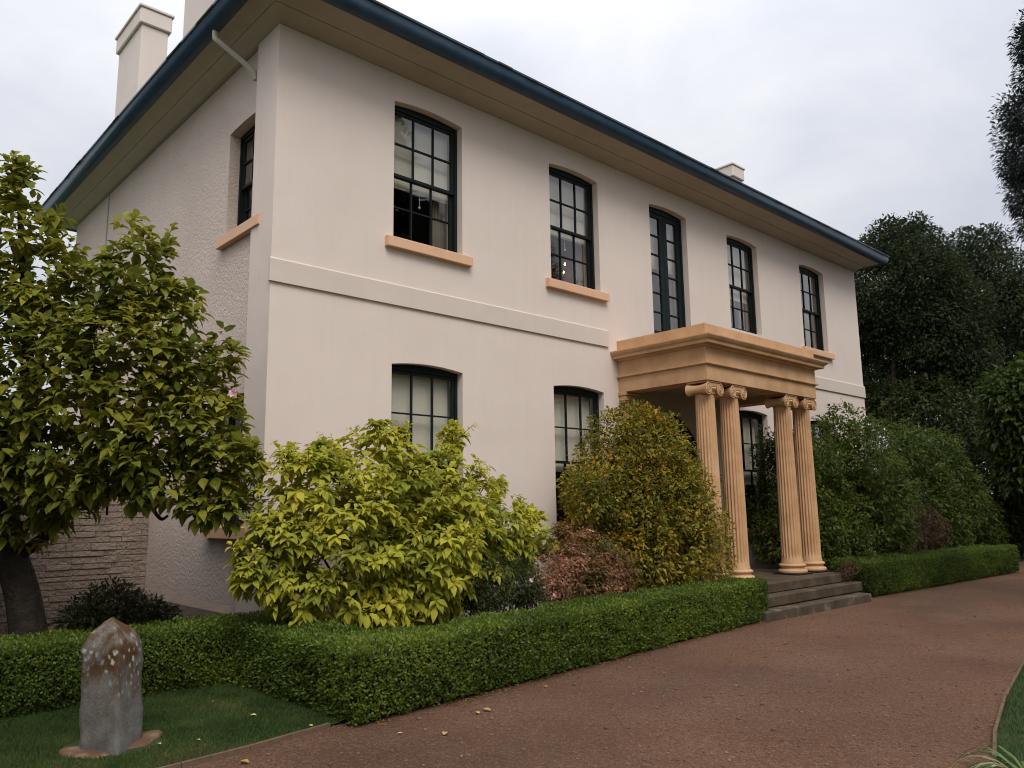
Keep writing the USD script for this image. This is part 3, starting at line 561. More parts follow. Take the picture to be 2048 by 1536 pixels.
def leaves(tpl, pos, axis, up, ln, wd, curl=None):
    T, Fc = tpl; Xa = unit(axis); Y = unit(np.cross(up, Xa)); Z = np.cross(Xa, Y)
    ln = np.asarray(ln)[:, None]; wd = np.asarray(wd)[:, None]
    V = (pos[:, None]+Xa[:, None]*(T[None, :, 0]*ln)[..., None]+Y[:, None]*(T[None, :, 1]*wd)[..., None]+Z[:, None]*(T[None, :, 2]*ln)[..., None])
    if curl is not None: V[..., 2] -= (T[None, :, 0]**2*ln*np.asarray(curl)[:, None])
    N, k = len(pos), len(T)
    return V.reshape(-1, 3), (Fc[None]+np.arange(N)[:, None, None]*k).reshape(-1, 3), k
def sph(n, rg): return unit(rg.normal(size=(n, 3)))
def lobe_px(px, r, y=None, dd=None, dr=1.0, vr=1.0):
    c = on_y(px, y) if y is not None else at_depth(px, dd); R_ = r*depth(c)/F
    return c, np.array([R_, R_, R_*vr]), dr
def shell_points(lobes, n, rg, lo=.82, hi=1.04, keep=.80, ymin=-9e9, ymax=9e9, zmin=.03, bump=.22, bs=1.6):
    """points spread over the outside of a cluster of ellipsoids; each lobe is flattened along the line of sight by its third entry"""
    area = np.array([(l[1][0]*l[1][2]) for l in lobes]); cnt = rg.multinomial(n, area/area.sum())
    P, O = [], []
    def local(p, l):
        d = p-l[0]; h = unit(np.array([FWD[0], FWD[1], 0.])); s = d@h
        e = d-s[..., None]*h
        return np.sqrt((np.linalg.norm(e[..., :2], axis=-1)/l[1][0])**2+(e[..., 2]/l[1][2])**2+(s/(l[1][0]*l[2]))**2)
    for l, c in zip(lobes, cnt):
        if not c: continue
        h = unit(np.array([FWD[0], FWD[1], 0.])); w = np.array([h[1], -h[0], 0.])
        u = sph(c, rg); q = rg.uniform(lo, hi, c)
        q *= 1-bump/2+bump*fbm(l[0]+u*l[1]*bs*1.0/max(.2, l[1][0])*l[1][0], 3, 5)*1.0
        p = l[0]+(u[:, :1]*w*l[1][0]+u[:, 1:2]*h*l[1][0]*l[2]+u[:, 2:]*np.array([0, 0, l[1][2]]))*q[:, None]
        o = unit(u[:, :1]*w/l[1][0]+u[:, 1:2]*h/(l[1][0]*l[2])+u[:, 2:]*np.array([0, 0, 1/l[1][2]]))
        ok = np.ones(c, bool)
        for k in lobes:
            if k is not l: ok &= local(p, k) > keep
        P.append(p[ok]); O.append(o[ok])
    P, O = np.vstack(P), np.vstack(O); ok = (P[:, 2] > zmin) & (P[:, 1] > ymin) & (P[:, 1] < ymax)
    return P[ok], O[ok]
def foliage(parent, m, lobes, clusters, per, ln, wd, rg, tpl=LEAF, droop=.3, out=.7, inner=.35, singles=0, name='foliage', spread=.5, upb=.6, curl=.15, tint=(0, 1), smooth=False, whorl=False, gap=None, patch=.25, shoots=0, shoot_len=.3, **sh):
    P, O = shell_points(lobes, clusters, rg, **sh)
    if gap:
        g_ = fbm(P*gap[0]*np.array([1, 1, 1.7]), 2, 17); ok = g_ > gap[1]; P, O = P[ok], O[ok]
    n_out = len(P); kw = dict(sh); kw.update(lo=.30, hi=.86, keep=-1)
    P2, O2 = shell_points(lobes, int(clusters*inner), rg, **kw)
    P, O = np.vstack([P, P2]), np.vstack([O, O2])
    N = len(P); pos = np.repeat(P, per, 0); o = np.repeat(O, per, 0)
    rnd = sph(len(pos), rg); ax = unit(o*out+rnd*(1.0)+np.array([0, 0, -droop]))
    if whorl:                                                          # leaves stand round the end of each twig in a loose, drooping rosette
        ca = unit(O*.75+np.array([0, 0, .55])+sph(N, rg)*.35); e1_ = unit(np.cross(ca, sph(N, rg))); e2_ = np.cross(ca, e1_)
        an = (np.tile(np.arange(per), N)/per+np.repeat(rg.uniform(0, 1, N), per))*2*np.pi+rg.normal(0, .3, len(pos))
        ax = unit(np.repeat(e1_, per, 0)*np.cos(an)[:, None]+np.repeat(e2_, per, 0)*np.sin(an)[:, None]+np.repeat(ca, per, 0)*rg.uniform(-.05, .55, len(pos))[:, None]+o*.35+np.array([0, 0, -droop])+rnd*.18)
    pos = pos+ax*(ln*.1)+rnd*ln*spread*.5
    up = unit(np.array([0, 0, upb])+o*.5+sph(len(pos), rg)*.35)
    s = rg.uniform(.5, 1.18, len(pos))
    tc = np.repeat(rg.uniform(0, 1, N), per); t = np.clip(tint[0]+(tint[1]-tint[0])*((1-patch)*(.5*tc+.5*rg.uniform(0, 1, len(pos)))+patch*np.clip((fbm(pos*2.6, 3, 33)-.28)/.44, 0, 1)), 0, 1)
    if shoots:                                                         # stray shoots that break the outline
        cand = np.nonzero((O[:, 2] > .05) & (np.arange(N) < n_out))[0]; ids = rg.choice(cand, min(shoots, len(cand)), False); tw = MB(); ap, aa, au, as_ = [], [], [], []
        for i in ids:
            d = unit(O[i]*.8+np.array([0, 0, .55])+rg.normal(size=3)*.28); l_ = shoot_len*rg.uniform(.45, 1.15); b = P[i]-d*l_*.35; e = P[i]+d*l_*.75
            tw.tube([b, (b+e)/2+rg.normal(size=3)*.012, e], np.array([.006, .004, .002]), 4, cap=False)
            k_ = int(6+l_/ln*2.2); tt = np.linspace(.3, 1, k_); pr = sph(k_, rg)
            ap.append(b+(e-b)*tt[:, None]); aa.append(unit(d*.55+(pr-(pr@d)[:, None]*d)*.9+np.array([0, 0, .05-droop*.6]))); au.append(unit(d*.6+np.array([0, 0, .7])+pr*.2)); as_.append(rg.uniform(.5, .95, k_)*(1.1-.35*tt))
        ap, aa, au, as_ = np.vstack(ap), np.vstack(aa), np.vstack(au), np.concatenate(as_)
        pos, ax, up, s, t = np.vstack([pos, ap]), np.vstack([ax, aa]), np.vstack([up, au]), np.r_[s, as_], np.r_[t, np.clip(rg.uniform(.35, .95, len(ap))*tint[1], 0, 1)]
        part('twigs', tw, 'bark', parent, kind='stuff')
    okm = np.ones(len(pos), bool)
    if 'ymax' in sh: okm &= (pos[:, 1]+ax[:, 1]*ln*s < sh['ymax']+.05)
    pos, ax, up, s, t = pos[okm], ax[okm], up[okm], s[okm], t[okm]
    V, Fc, k = leaves(tpl, pos, ax, up, ln*s, wd*s*rg.uniform(.85, 1.15, len(pos)), np.full(len(pos), curl))
    sel = np.zeros(len(pos), bool)
    if singles:                                                        # the leaves that show largest become parts of their own
        x, y, z = project(pos+ax*ln*.5); cell = {}
        for i in np.argsort(-z):
            if 0 < x[i] < 2048 and 0 < y[i] < 1536: cell[(int(x[i]/9), int(y[i]/9))] = i
        cand = np.array(list(cell.values())); area = np.abs(unit(np.cross(unit(np.cross(up[cand], ax[cand])), ax[cand]))@FWD)*s[cand]**2/z[cand]**2
        sel[cand[np.argsort(-area)[:singles]]] = True
    V = V.reshape(-1, k, 3); keep = ~sel; T, Fk = tpl
    Vb = V[keep]; nb = len(Vb)
    part(name, (Vb.reshape(-1, 3), (Fk[None]+np.arange(nb)[:, None, None]*k).reshape(-1, 3)), m, parent, tint=np.repeat(t[keep], k), kind='stuff', smooth=smooth)
    for i in np.nonzero(sel)[0]:
        part('leaf', (V[i], Fk), m, parent, tint=np.full(k, t[i]))
    return P[:N], O

def branch_mesh(paths, n=9):
    mb = MB()
    for pts, r0, r1 in paths:
        pts = np.asarray(pts, float); t = np.linspace(0, 1, len(pts)); tt = np.linspace(0, 1, 4*len(pts))
        sm = np.stack([np.interp(tt, t, pts[:, k]) for k in range(3)], 1)
        for _ in range(3): sm[1:-1] = (sm[:-2]+2*sm[1:-1]+sm[2:])/4
        mb.tube(sm, np.linspace(r0, r1, len(sm)), n)
    return mb

# ------------------------------------------------------------------ hedges
def hedge(label, name, path, wid, h, n, rg, bright=(0, 1), group=None):
    """path: foot of the outer face, walked with the hedge's thickness on the left of the walk"""
    t = thing(name, label, 'hedge', group)
    P = np.asarray(path, float); offs = []
    for i in range(len(P)):
        def nr(a, b): d = (b-a)/np.linalg.norm(b-a); return np.array([-d[1], d[0]])
        if i == 0: mm = nr(P[0], P[1])
        elif i == len(P)-1: mm = nr(P[-2], P[-1])
        else:
            a, b = nr(P[i-1], P[i]), nr(P[i], P[i+1]); mm = (a+b); mm = mm/(mm@a)
        offs.append(mm)
    offs = np.array(offs); core = sweep(P[::-1], [(.06, .03), (wid-.06, .03), (wid-.05, h-.07), (.05, h-.07)], closed=False)
    part('core', core, 'hedge_core', t)
    pos, nrm = [], []
    seg = [np.linalg.norm(P[i+1]-P[i]) for i in range(len(P)-1)]; tot = sum(seg); tops = n
    for i in range(len(P)-1):
        a, b, oa, ob = P[i], P[i+1], offs[i], offs[i+1]; d = (b-a)/seg[i]; nl = np.array([-d[1], d[0]])
        for face, share in (('out', .40), ('top', .38), ('in', .14)):
            c = int(n*share*seg[i]/tot); u = rg.uniform(0, 1, c); w = rg.uniform(0, 1, c)
            if face == 'top': k = w*wid; z = np.full(c, h); nn = np.tile([0, 0, 1.], (c, 1)); nn[:, :2] += nl*(np.clip((k/wid-.9)*6, 0, 1)-np.clip((.1-k/wid)*6, 0, 1))[:, None]
            else:
                k = np.zeros(c) if face == 'out' else np.full(c, wid); z = w*h; s = -1 if face == 'out' else 1
                nn = np.tile([*(nl*s), .1], (c, 1)); nn[:, 2] += np.clip((z/h-.85)*5, 0, 1)
            xy = (a+oa*k[:, None])*(1-u)[:, None]+(b+ob*k[:, None])*u[:, None]
            pos.append(np.c_[xy, z]); nrm.append(nn)
    for i, s in ((0, -1), (len(P)-1, 1)):                               # the two ends
        a = P[i]; d = (P[1]-P[0]) if i == 0 else (P[-1]-P[-2]); d = d/np.linalg.norm(d)*s; c = int(n*.35*wid/tot*1.6)
        u, w = rg.uniform(0, 1, c), rg.uniform(0, 1, c); xy = a+offs[i]*(u*wid)[:, None]
        pos.append(np.c_[xy, w*h]); nrm.append(np.tile([*d, .1], (c, 1)))
    pos, nrm = np.vstack(pos), unit(np.vstack(nrm))
    # rounded shoulders and a clipped but uneven surface
    lump = fbm(pos*np.array([3.2, 3.2, 3.2]), 3, 11)-.5; fine = fbm(pos*14, 2, 4)-.5
    pos = pos+nrm*(lump*.11+fine*.06+rg.uniform(-.05, .028, len(pos)))[:, None]
    foot = np.clip(1-pos[:, 2]/.16, 0, 1)**1.5
    pos = pos-nrm*np.array([1, 1, 0])*(foot*.05)[:, None]; pos[:, 2] = np.maximum(pos[:, 2], .02+rg.uniform(0, .03, len(pos)))
    rnd = sph(len(pos), rg); ax = unit(nrm*.7+rnd*.9+np.array([0, 0, .45])); up = unit(nrm+sph(len(pos), rg)*.6+np.array([0, 0, .3]))
    s = rg.uniform(.7, 1.25, len(pos)); patch = fbm(pos*1.3, 3, 21)
    tint = np.clip(bright[0]+(bright[1]-bright[0])*(.5*rg.uniform(0, 1, len(pos))+.5*np.clip((patch-.3)/.4, 0, 1)), 0, 1)
    V, Fc, k = leaves(KITE, pos, ax, up, .030*s, .0185*s)
    part('leaves', (V, Fc), 'hedge_leaf', t, tint=np.repeat(tint, k), kind='stuff')
    return t
hedge('clipped box hedge turning the corner round the flower bed in front of the house', 'box_hedge',
      [(-6.5, -1.12), (-.74, -1.02), tuple(HA), tuple(HB)], .58, .56, 150000, np.random.default_rng(1))
hedge('clipped box hedge right of the steps running along the drive', 'box_hedge', [(10.48, -2.42), (17.95, -2.68)], .75, .60, 70000, np.random.default_rng(2), bright=(0, .8))

# ------------------------------------------------------------------ shrubs in front of the house
def shrub(name, label, m, lobes, stems, base, cat='shrub', group=None, **kw):
    t = thing(name, label, cat, group)
    rg = kw.pop('rg')
    foliage(t, m, lobes, rg=rg, **kw)
    top = np.mean([l[0] for l in lobes], 0); paths = []
    for k in range(stems):
        l = lobes[k % len(lobes)]; b = np.array(base)+np.array([rg.uniform(-.15, .15), rg.uniform(-.1, .1), 0]); e = l[0]+rg.normal(size=3)*l[1]*.15
        mid = (b+e)/2+rg.normal(size=3)*.06+np.array([0, 0, .1]); paths.append(([b, mid, e], .022, .006))
    part('stems', branch_mesh(paths, 6), 'bark', t)
    return t
G = np.random.default_rng
# big lime-yellow bush
yl = [lobe_px(p, r, y=yy, dr=.75) for p, r, yy in (((620, 1015), 112, -1.25), ((750, 985), 125, -1.2), ((870, 1020), 125, -1.2), ((965, 1060), 100, -1.2), ((1035, 1080), 62, -1.15), ((555, 1115), 82, -1.35),
      ((680, 1110), 140, -1.45), ((815, 1120), 140, -1.5), ((925, 1125), 100, -1.45), ((740, 1195), 75, -1.6), ((600, 1190), 72, -1.5), ((770, 890), 44, -1.15), ((590, 930), 36, -1.2), ((655, 915), 36, -1.2), ((870, 1190), 60, -1.5), ((905, 880), 26, -.9), ((500, 1160), 30, -1.4), ((905, 860), 12, -.9), ((748, 858), 16, -1.1), ((640, 893), 16, -1.2), ((1050, 1020), 18, -1.1), ((1078, 1048), 16, -1.1), ((1000, 975), 15, -1.0), ((985, 1000), 18, -1.1), ((1095, 1085), 16, -1.1), ((575, 925), 12, -1.2), ((484, 1165), 14, -1.4), ((690, 905), 12, -1.2))]
shrub('flowering_bush', 'big lime yellow leafy bush spreading beside the corner of the house', 'yellow_leaf', yl, 9, (1.0, -1.2, 0), clusters=3900, per=6, ln=.118, wd=.074, rg=G(3), droop=.20, out=.75, inner=.36, singles=300, ymax=-.03, upb=1.4, curl=.28, bump=.45, spread=.22, whorl=True, gap=(3.0, .475), shoots=90, shoot_len=.30, patch=.45)
# rounded camellia with bronze leaves
cl = [lobe_px(p, r, y=yy, dr=.85) for p, r, yy in (((1275, 868), 62, -1.2), ((1272, 925), 116, -1.2), ((1180, 985), 62, -1.3), ((1375, 960), 62, -1.2), ((1275, 990), 143, -1.2), ((1285, 1055), 163, -1.2), ((1330, 1105), 118, -1.25), ((1240, 1110), 110, -1.3), ((1395, 1060), 66, -1.35), ((1415, 1120), 52, -1.45), ((1380, 980), 42, -1.3), ((1290, 1140), 100, -1.35))]
shrub('camellia_bush', 'tall rounded shrub with bronze and green leaves left of the portico columns', 'camellia_leaf', cl, 7, (5.4, -1.2, 0), clusters=9500, per=4, ln=.074, wd=.040, rg=G(4), tpl=MID, droop=.0, out=.8, inner=.9, singles=300, ymax=-.03, spread=1.0, bump=.16, bs=2.6, patch=.3, gap=(3.4, .33), shoots=45, shoot_len=.11)
# low azaleas
al = [lobe_px(p, r, y=yy, dr=.7) for p, r, yy in (((1180, 1120), 62, -1.75), ((1130, 1140), 55, -1.8), ((1225, 1140), 50, -1.75), ((1175, 1165), 60, -1.85), ((1125, 1065), 22, -1.6), ((1105, 1170), 45, -1.9))]
shrub('azalea_bush', 'low reddish-leaved shrub behind the hedge at the foot of the bronze shrub', 'azalea_leaf', al, 5, (3.7, -1.8, 0), clusters=1500, per=5, ln=.055, wd=.024, rg=G(5), tpl=MID, droop=0, out=.6, inner=.8, singles=60, spread=.8, bump=.6, bs=4, patch=.4, whorl=True)
dl = [lobe_px(p, r, y=yy, dr=.7) for p, r, yy in (((1000, 1170), 55, -1.9), ((1040, 1165), 45, -1.9), ((955, 1195), 40, -1.95), ((1060, 1190), 35, -1.95))]
sm = shrub('low_shrub', 'low dark green shrub with one pale pink bloom between the lime and reddish shrubs', 'dark_leaf', dl, 4, (2.3, -1.9, 0), clusters=1100, per=4, ln=.045, wd=.02, rg=G(6), tpl=MID, droop=0, out=.6, inner=.8, spread=1.)
def flower(parent, c, r):
    rg = G(9); fl = MB(); n = 9; d = unit(CAM-c)
    pos = np.tile(c, (n, 1)); ax = unit(sph(n, rg)+d*.5); V, Fc, k = leaves(MID, pos, ax, unit(sph(n, rg)*.4+d), np.full(n, r), np.full(n, r*.8)); fl.add(V, Fc)
    part('bloom', fl, 'pink_petal', parent)
flower(sm, on_y((1064, 1160), -2.22), .035)
# dark plant by the side wall, left of the lime bush
pl = [lobe_px(p, r, y=yy, dr=.8) for p, r, yy in (((225, 1225), 62, 1.5), ((170, 1240), 45, 1.4), ((285, 1235), 45, 1.4), ((330, 1245), 30, 1.2))]
shrub('low_shrub', 'low dark bushy plant between the tree trunk and the house side wall', 'dark_leaf', pl, 5, (-2.3, 1.5, 0), clusters=1300, per=4, ln=.07, wd=.022, rg=G(7), tpl=MID, droop=0, out=.7, inner=.8, spread=1.)
# right of the portico
rl = [lobe_px(p, r, y=yy, dr=.85) for p, r, yy in (((1690, 870), 62, -1.0), ((1690, 950), 115, -1.0), ((1700, 1030), 120, -1.05), ((1600, 960), 90, -.8), ((1580, 1050), 85, -.85), ((1760, 980), 70, -1.0), ((1650, 1090), 90, -1.2), ((1740, 1080), 75, -1.2), ((1555, 900), 45, -.7))]
shrub('glossy_bush', 'tall dark glossy-leaved bush just right of the portico columns', 'glossy_leaf', rl, 8, (12.6, -1.0, 0), clusters=8000, per=4, ln=.10, wd=.052, rg=G(8), tpl=MID, droop=.15, out=.8, inner=.7, singles=300, ymax=-.03, spread=.9, bump=.4, gap=(1.8, .38), patch=.4, shoots=110, shoot_len=.28)
r2 = [lobe_px(p, r, y=yy, dr=.8) for p, r, yy in (((1795, 900), 62, -.6), ((1850, 930), 75, -.6), ((1890, 990), 75, -.7), ((1830, 1010), 90, -.7), ((1940, 1030), 55, -.7), ((1880, 1060), 60, -1.0), ((1965, 1060), 40, -.8))]
shrub('spreading_bush', 'dark green arching bush beyond the glossy bush behind the right hedge', 'glossy_leaf', r2, 7, (18, -.8, 0), clusters=5200, per=4, ln=.12, wd=.055, rg=G(10), tpl=MID, droop=.25, out=.8, inner=.7, spread=.9, tint=(0, .75), bump=.45, gap=(1.6, .38), shoots=60, shoot_len=.4)
r3 = [lobe_px(p, r, y=yy, dr=.8) for p, r, yy in (((1845, 1045), 38, -1.55), ((1870, 1065), 32, -1.6), ((1815, 1075), 34, -1.6))]
shrub('russet_shrub', 'small russet-leaved shrub low behind the right hedge', 'russet_leaf', r3, 4, (15, -1.6, 0), clusters=900, per=4, ln=.06, wd=.025, rg=G(11), tpl=MID, droop=.1, out=.6, inner=.3, spread=1.)
r4 = [lobe_px(p, r, y=yy, dr=.8) for p, r, yy in (((1690, 1150), 16, -2.2), ((1700, 1135), 14, -2.1))]
shrub('low_shrub', 'tiny russet plant between the steps and the right hedge', 'russet_leaf', r4, 3, (10.2, -2.1, 0), clusters=260, per=4, ln=.045, wd=.02, rg=G(12), tpl=MID, droop=.1, out=.6, inner=.3, spread=1.)

# ------------------------------------------------------------------ magnolia at the left
mg = thing('magnolia_tree', 'broad-leaved magnolia tree with yellowing leaves and leaning trunk at the house side', 'tree')
DT = 8.6
ml = [lobe_px(p, r, dd=d, dr=.8) for p, r, d in (((-160, 700), 240, 8.6), ((35, 385), 34, 8.4), ((40, 470), 62, 8.5), ((60, 580), 100, 8.5), ((150, 640), 105, 8.5), ((265, 560), 78, 8.3), ((275, 485), 34, 8.3), ((315, 640), 82, 8.3), ((60, 760), 180, 8.4), ((230, 760), 160, 8.2),
      ((370, 770), 98, 8.2), ((430, 720), 42, 8.2), ((420, 880), 92, 8.2), ((330, 880), 120, 8.1), ((150, 900), 130, 8.3), ((50, 950), 120, 8.5), ((470, 945), 52, 8.1), ((430, 985), 38, 8.1), ((70, 1030), 60, 8.6), ((165, 1000), 42, 8.4), ((18, 336), 20, 8.4), ((48, 345), 18, 8.4), ((258, 452), 18, 8.3), ((292, 452), 16, 8.3), ((318, 520), 24, 8.3), ((352, 585), 22, 8.3), ((372, 610), 20, 8.2), ((440, 668), 20, 8.1), ((462, 715), 20, 8.1), ((130, 500), 30, 8.4), ((110, 430), 18, 8.4), ((505, 915), 20, 8.0), ((330, 490), 14, 8.3), ((400, 1000), 42, 8.0), ((455, 1005), 38, 8.0), ((440, 930), 60, 8.0), ((490, 985), 28, 8.0), ((290, 950), 60, 8.1), ((-260, 900), 220, 8.0), ((-330, 560), 240, 8.8))]
foliage(mg, 'magnolia_leaf', ml, 4900, 6, .142, .098, G(20), droop=.0, out=.6, inner=.34, singles=300, upb=1.8, curl=.16, bump=.5, bs=2.4, spread=.6, whorl=True, gap=(2.4, .425), shoots=70, shoot_len=.4, patch=.4)
tb = on_z((62, 1275), 0.02); tb = tb if depth(tb) < 9.5 else at_depth((62, 1275), 8.6)
def tp(px, d=8.7): return at_depth(px, d)
paths = [([tp((62, 1300)), tp((45, 1180)), tp((10, 1080)), tp((-20, 980)), tp((-10, 850))], .19, .12),
         ([tp((25, 1120)), tp((110, 1060)), tp((160, 990)), tp((200, 900)), tp((215, 760))], .075, .03),
         ([tp((-15, 960)), tp((40, 860)), tp((60, 700)), tp((45, 520)), tp((38, 400))], .10, .02),
         ([tp((200, 900)), tp((262, 960), 8.4), tp((300, 1010), 8.2), tp((322, 1042), 8.15), tp((335, 1032), 8.1)], .03, .014),
         ([tp((208, 880)), tp((216, 960), 8.3), tp((214, 1030), 8.25)], .014, .012),
         ([tp((60, 760)), tp((160, 680)), tp((250, 600)), tp((275, 500))], .05, .012),
         ([tp((215, 780)), tp((330, 800), 8.4), tp((420, 860), 8.3), tp((480, 930), 8.2)], .035, .01),
         ([tp((-10, 850)), tp((-120, 700)), tp((-180, 560))], .1, .03)]
part('trunk', branch_mesh(paths[:1], 14), 'bark', mg, smooth=40)
for pth in paths[1:]: part('branch', branch_mesh([pth], 8), 'bark', mg, smooth=40)
flower(mg, at_depth((466, 785), 7.75), .065)

# ------------------------------------------------------------------ trees beyond the house
def tree(name, label, m, lobes, base, n, ln, wd, rg, tr=.25, group=None, per=6, limbs=True, **kw):
    t = thing(name, label, 'tree', group); b = np.array(base, float); top = lobes[0][0]
    foliage(t, m, lobes, n, per, ln, wd, rg, tpl=MID, name='crown', **{**dict(droop=.1, out=.6, inner=.6, spread=1.6, bump=.4, bs=.9, patch=.4), **kw})
    paths = [([b, b*.6+top*.4+rg.normal(size=3)*.1, top], tr, tr*.35)]
    for l in lobes[1:]:
        s = b*.55+top*.45; paths.append(([s, (s+l[0])/2+np.array([0, 0, -.1]), l[0]], tr*.26, tr*.06))
    part('trunk', branch_mesh(paths[:1], 10), 'bark', t, smooth=40)
    if limbs and len(paths) > 1: part('limbs', branch_mesh(paths[1:], 6), 'bark', t, smooth=40)
    return t
def lobesd(lst, d): return [lobe_px(p, r, dd=d+dd_, dr=.9) for p, r, dd_ in lst]
ta = lobesd([((1790, 600), 125, 0), ((1790, 500), 62, .3), ((1745, 510), 40, 0), ((1850, 510), 55, -.3), ((1840, 560), 80, -1), ((1740, 620), 80, 0), ((1860, 660), 95, -1), ((1790, 720), 95, .5), ((1780, 465), 24, 0), ((1830, 455), 24, 0), ((1725, 700), 60, 1), ((1790, 790), 60, -.5), ((1850, 770), 60, -1), ((1750, 790), 40, 0), ((1910, 620), 70, -.5), ((1905, 720), 80, -1)], 29)
tree('evergreen_tree', 'dense dark evergreen tree rising right beside the end of the roof', 'far_leaf', ta, (22.5, 2.2, 0), 13000, .15, .075, G(30), .15, 'dark evergreens beyond the house', limbs=False)
tb_ = lobesd([((1960, 600), 110, 0), ((1955, 520), 62, 0), ((1935, 490), 28, 0), ((1985, 480), 30, 0), ((2020, 570), 70, 0), ((2040, 660), 100, 0), ((1940, 700), 110, 0), ((2000, 780), 120, 0), ((2090, 760), 140, 1), ((2050, 600), 75, 0), ((1900, 570), 40, 0), ((1918, 545), 30, 0)], 31)
tree('evergreen_tree', 'dark evergreen tree with twin-peaked crown nearer the right edge', 'far_leaf', tb_, (27, -.4, 0), 12000, .15, .075, G(31), .28, 'dark evergreens beyond the house', limbs=False)
us = lobesd([((1850, 830), 75, 0), ((1930, 880), 85, -1), ((2020, 930), 100, -1), ((1960, 980), 85, -2), ((2050, 1020), 80, -2), ((1790, 810), 45, 1), ((2010, 1040), 60, -3)], 27)
shrub('understorey_shrub', 'shadowy shrub mass under the evergreen trees at the right', 'dark_leaf', us, 8, (21.5, .5, 0), clusters=7000, per=4, ln=.20, wd=.09, rg=G(32), tpl=MID, droop=.15, out=.6, inner=.3, spread=1.4)
ms = lobesd([((2020, 790), 52, 0), ((2050, 850), 75, 0), ((2070, 780), 60, 0), ((2060, 930), 70, 0)], 23)
shrub('broadleaf_shrub', 'olive green broad-leaved shrub at the right edge in front of the evergreens', 'glossy_leaf', ms, 6, (22.3, -2.2, 0), clusters=1500, per=5, ln=.24, wd=.12, rg=G(33), tpl=MID, droop=.4, out=.7, inner=.6, spread=1., tint=(0, .40))
# dark spreading tree over the drive at the right edge
rt = [lobe_px(p, r, dd=12.6, dr=.9) for p, r in (((2170, 270), 150), ((2078, 90), 40), ((2070, 150), 32), ((2062, 240), 44), ((2054, 330), 40), ((2060, 390), 42), ((2080, 440), 38), ((2190, 60), 130), ((2250, 400), 150))]
tree('conifer_tree', 'blue-black conifer branches hanging into view at the right edge', 'conifer_leaf', rt, (12.3, -7.6, 0), 9000, .085, .03, G(34), .22, out=.9, spread=1.8, droop=.3, bump=.5)
def shade_grove(label, spots, base, n, seed, tr=.3):  # out-of-view evergreens, added to hold sky light off the walls
    lob = [(np.array(c, float), np.array([r, r, h], float), 1.0) for c, r, h in spots]
    tree('evergreen_tree', label, 'far_leaf', lob, base, n, .30, .15, G(seed), tr)
shade_grove('unseen broad evergreen tree added to shade the yard wall at the far left', [((-7.6, 2.2, 2.4), 2.5, 2.0), ((-7.4, 2.0, 4.4), 2.2, 2.0), ((-6.6, .3, 1.8), 1.6, 1.6)], (-7.6, 2.0, 0), 2200, 35)  # added tree, cuts sky light on the lower side wall
shade_grove('unseen dense laurel-like evergreen added for shade beside the magnolia trunk at the far left', [((-5.1, 1.0, 1.5), 1.5, 1.6), ((-4.9, 2.5, 1.7), 1.3, 1.8), ((-6.0, -.4, 1.3), 1.4, 1.4)], (-5.2, 1.2, 0), 1500, 43)  # added closer in, deepens the shade low on the side wall
shade_grove('unseen evergreen tree added for shade on the left lawn beyond the magnolia', [((-11, -3.5, 3.2), 3.0, 3.0), ((-11.2, -3.2, 5.6), 2.4, 2.2), ((-9.6, -5.2, 2.2), 2.2, 2.2)], (-11, -3.5, 0), 2400, 37)  # added to keep the western sky off the side wall
shade_grove('unseen evergreen tree added to block low sky light at the near end of the left lawn', [((-10, -9.5, 3.6), 3.2, 3.4), ((-10, -9.5, 6.4), 2.4, 2.2)], (-10, -9.5, 0), 2000, 39)  # added to block low sky light from the front left
shade_grove('unseen tall evergreen tree added to dim the house front, over the right-hand lawn beyond the conifer', [((17, -12.5, 4.5), 5.0, 3.6), ((17.5, -12.2, 7.0), 3.8, 3.0), ((24, -9.5, 4.2), 3.6, 3.4)], (17.2, -12.4, 0), 4200, 36, .4)  # added to darken the right end of the front
# tall conifers across the drive, behind the photographer; the panes mirror them
def conifer(label, x, y, h, r, rg):
    t = thing('tall_conifer', label, 'tree', 'tall conifers across the drive')
    part('trunk', MB().tube([(x, y, 0), (x, y, h*.5), (x, y, h*.98)], np.array([.4, .25, .04]), 9), 'bark', t)
    n = 14000; z = h*(.08+.92*rg.uniform(0, 1, n)**1.3); rad = r*(1-z/h)**.8*np.sqrt(rg.uniform(.15, 1, n))*(.75+.5*np.sin(z*3.1+rg.uniform(0, .6, n))); a = rg.uniform(0, 2*np.pi, n)
    pos = np.c_[x+rad*np.cos(a), y+rad*np.sin(a), z-rad*.25]; o = np.c_[np.cos(a), np.sin(a), np.full(n, -.3)]
    V, Fc, k = leaves(KITE, pos, unit(o+sph(n, rg)*.6), unit(np.array([0, 0, 1.])+sph(n, rg)*.5), np.full(n, .55), np.full(n, .2))
    part('crown', (V, Fc), 'conifer_leaf', t, tint=np.repeat(rg.uniform(0, 1, n), k), kind='stuff')
conifer('tall dark conifer mirrored in the left upper window', 10.8, -13.6, 17.0, 3.4, G(40))
conifer('third tall conifer farthest across the drive', 17.5, -19.5, 16.0, 4.0, G(42))
conifer('second tall conifer mirrored low in the front windows', 5.0, -26.0, 14.0, 4.0, G(41))

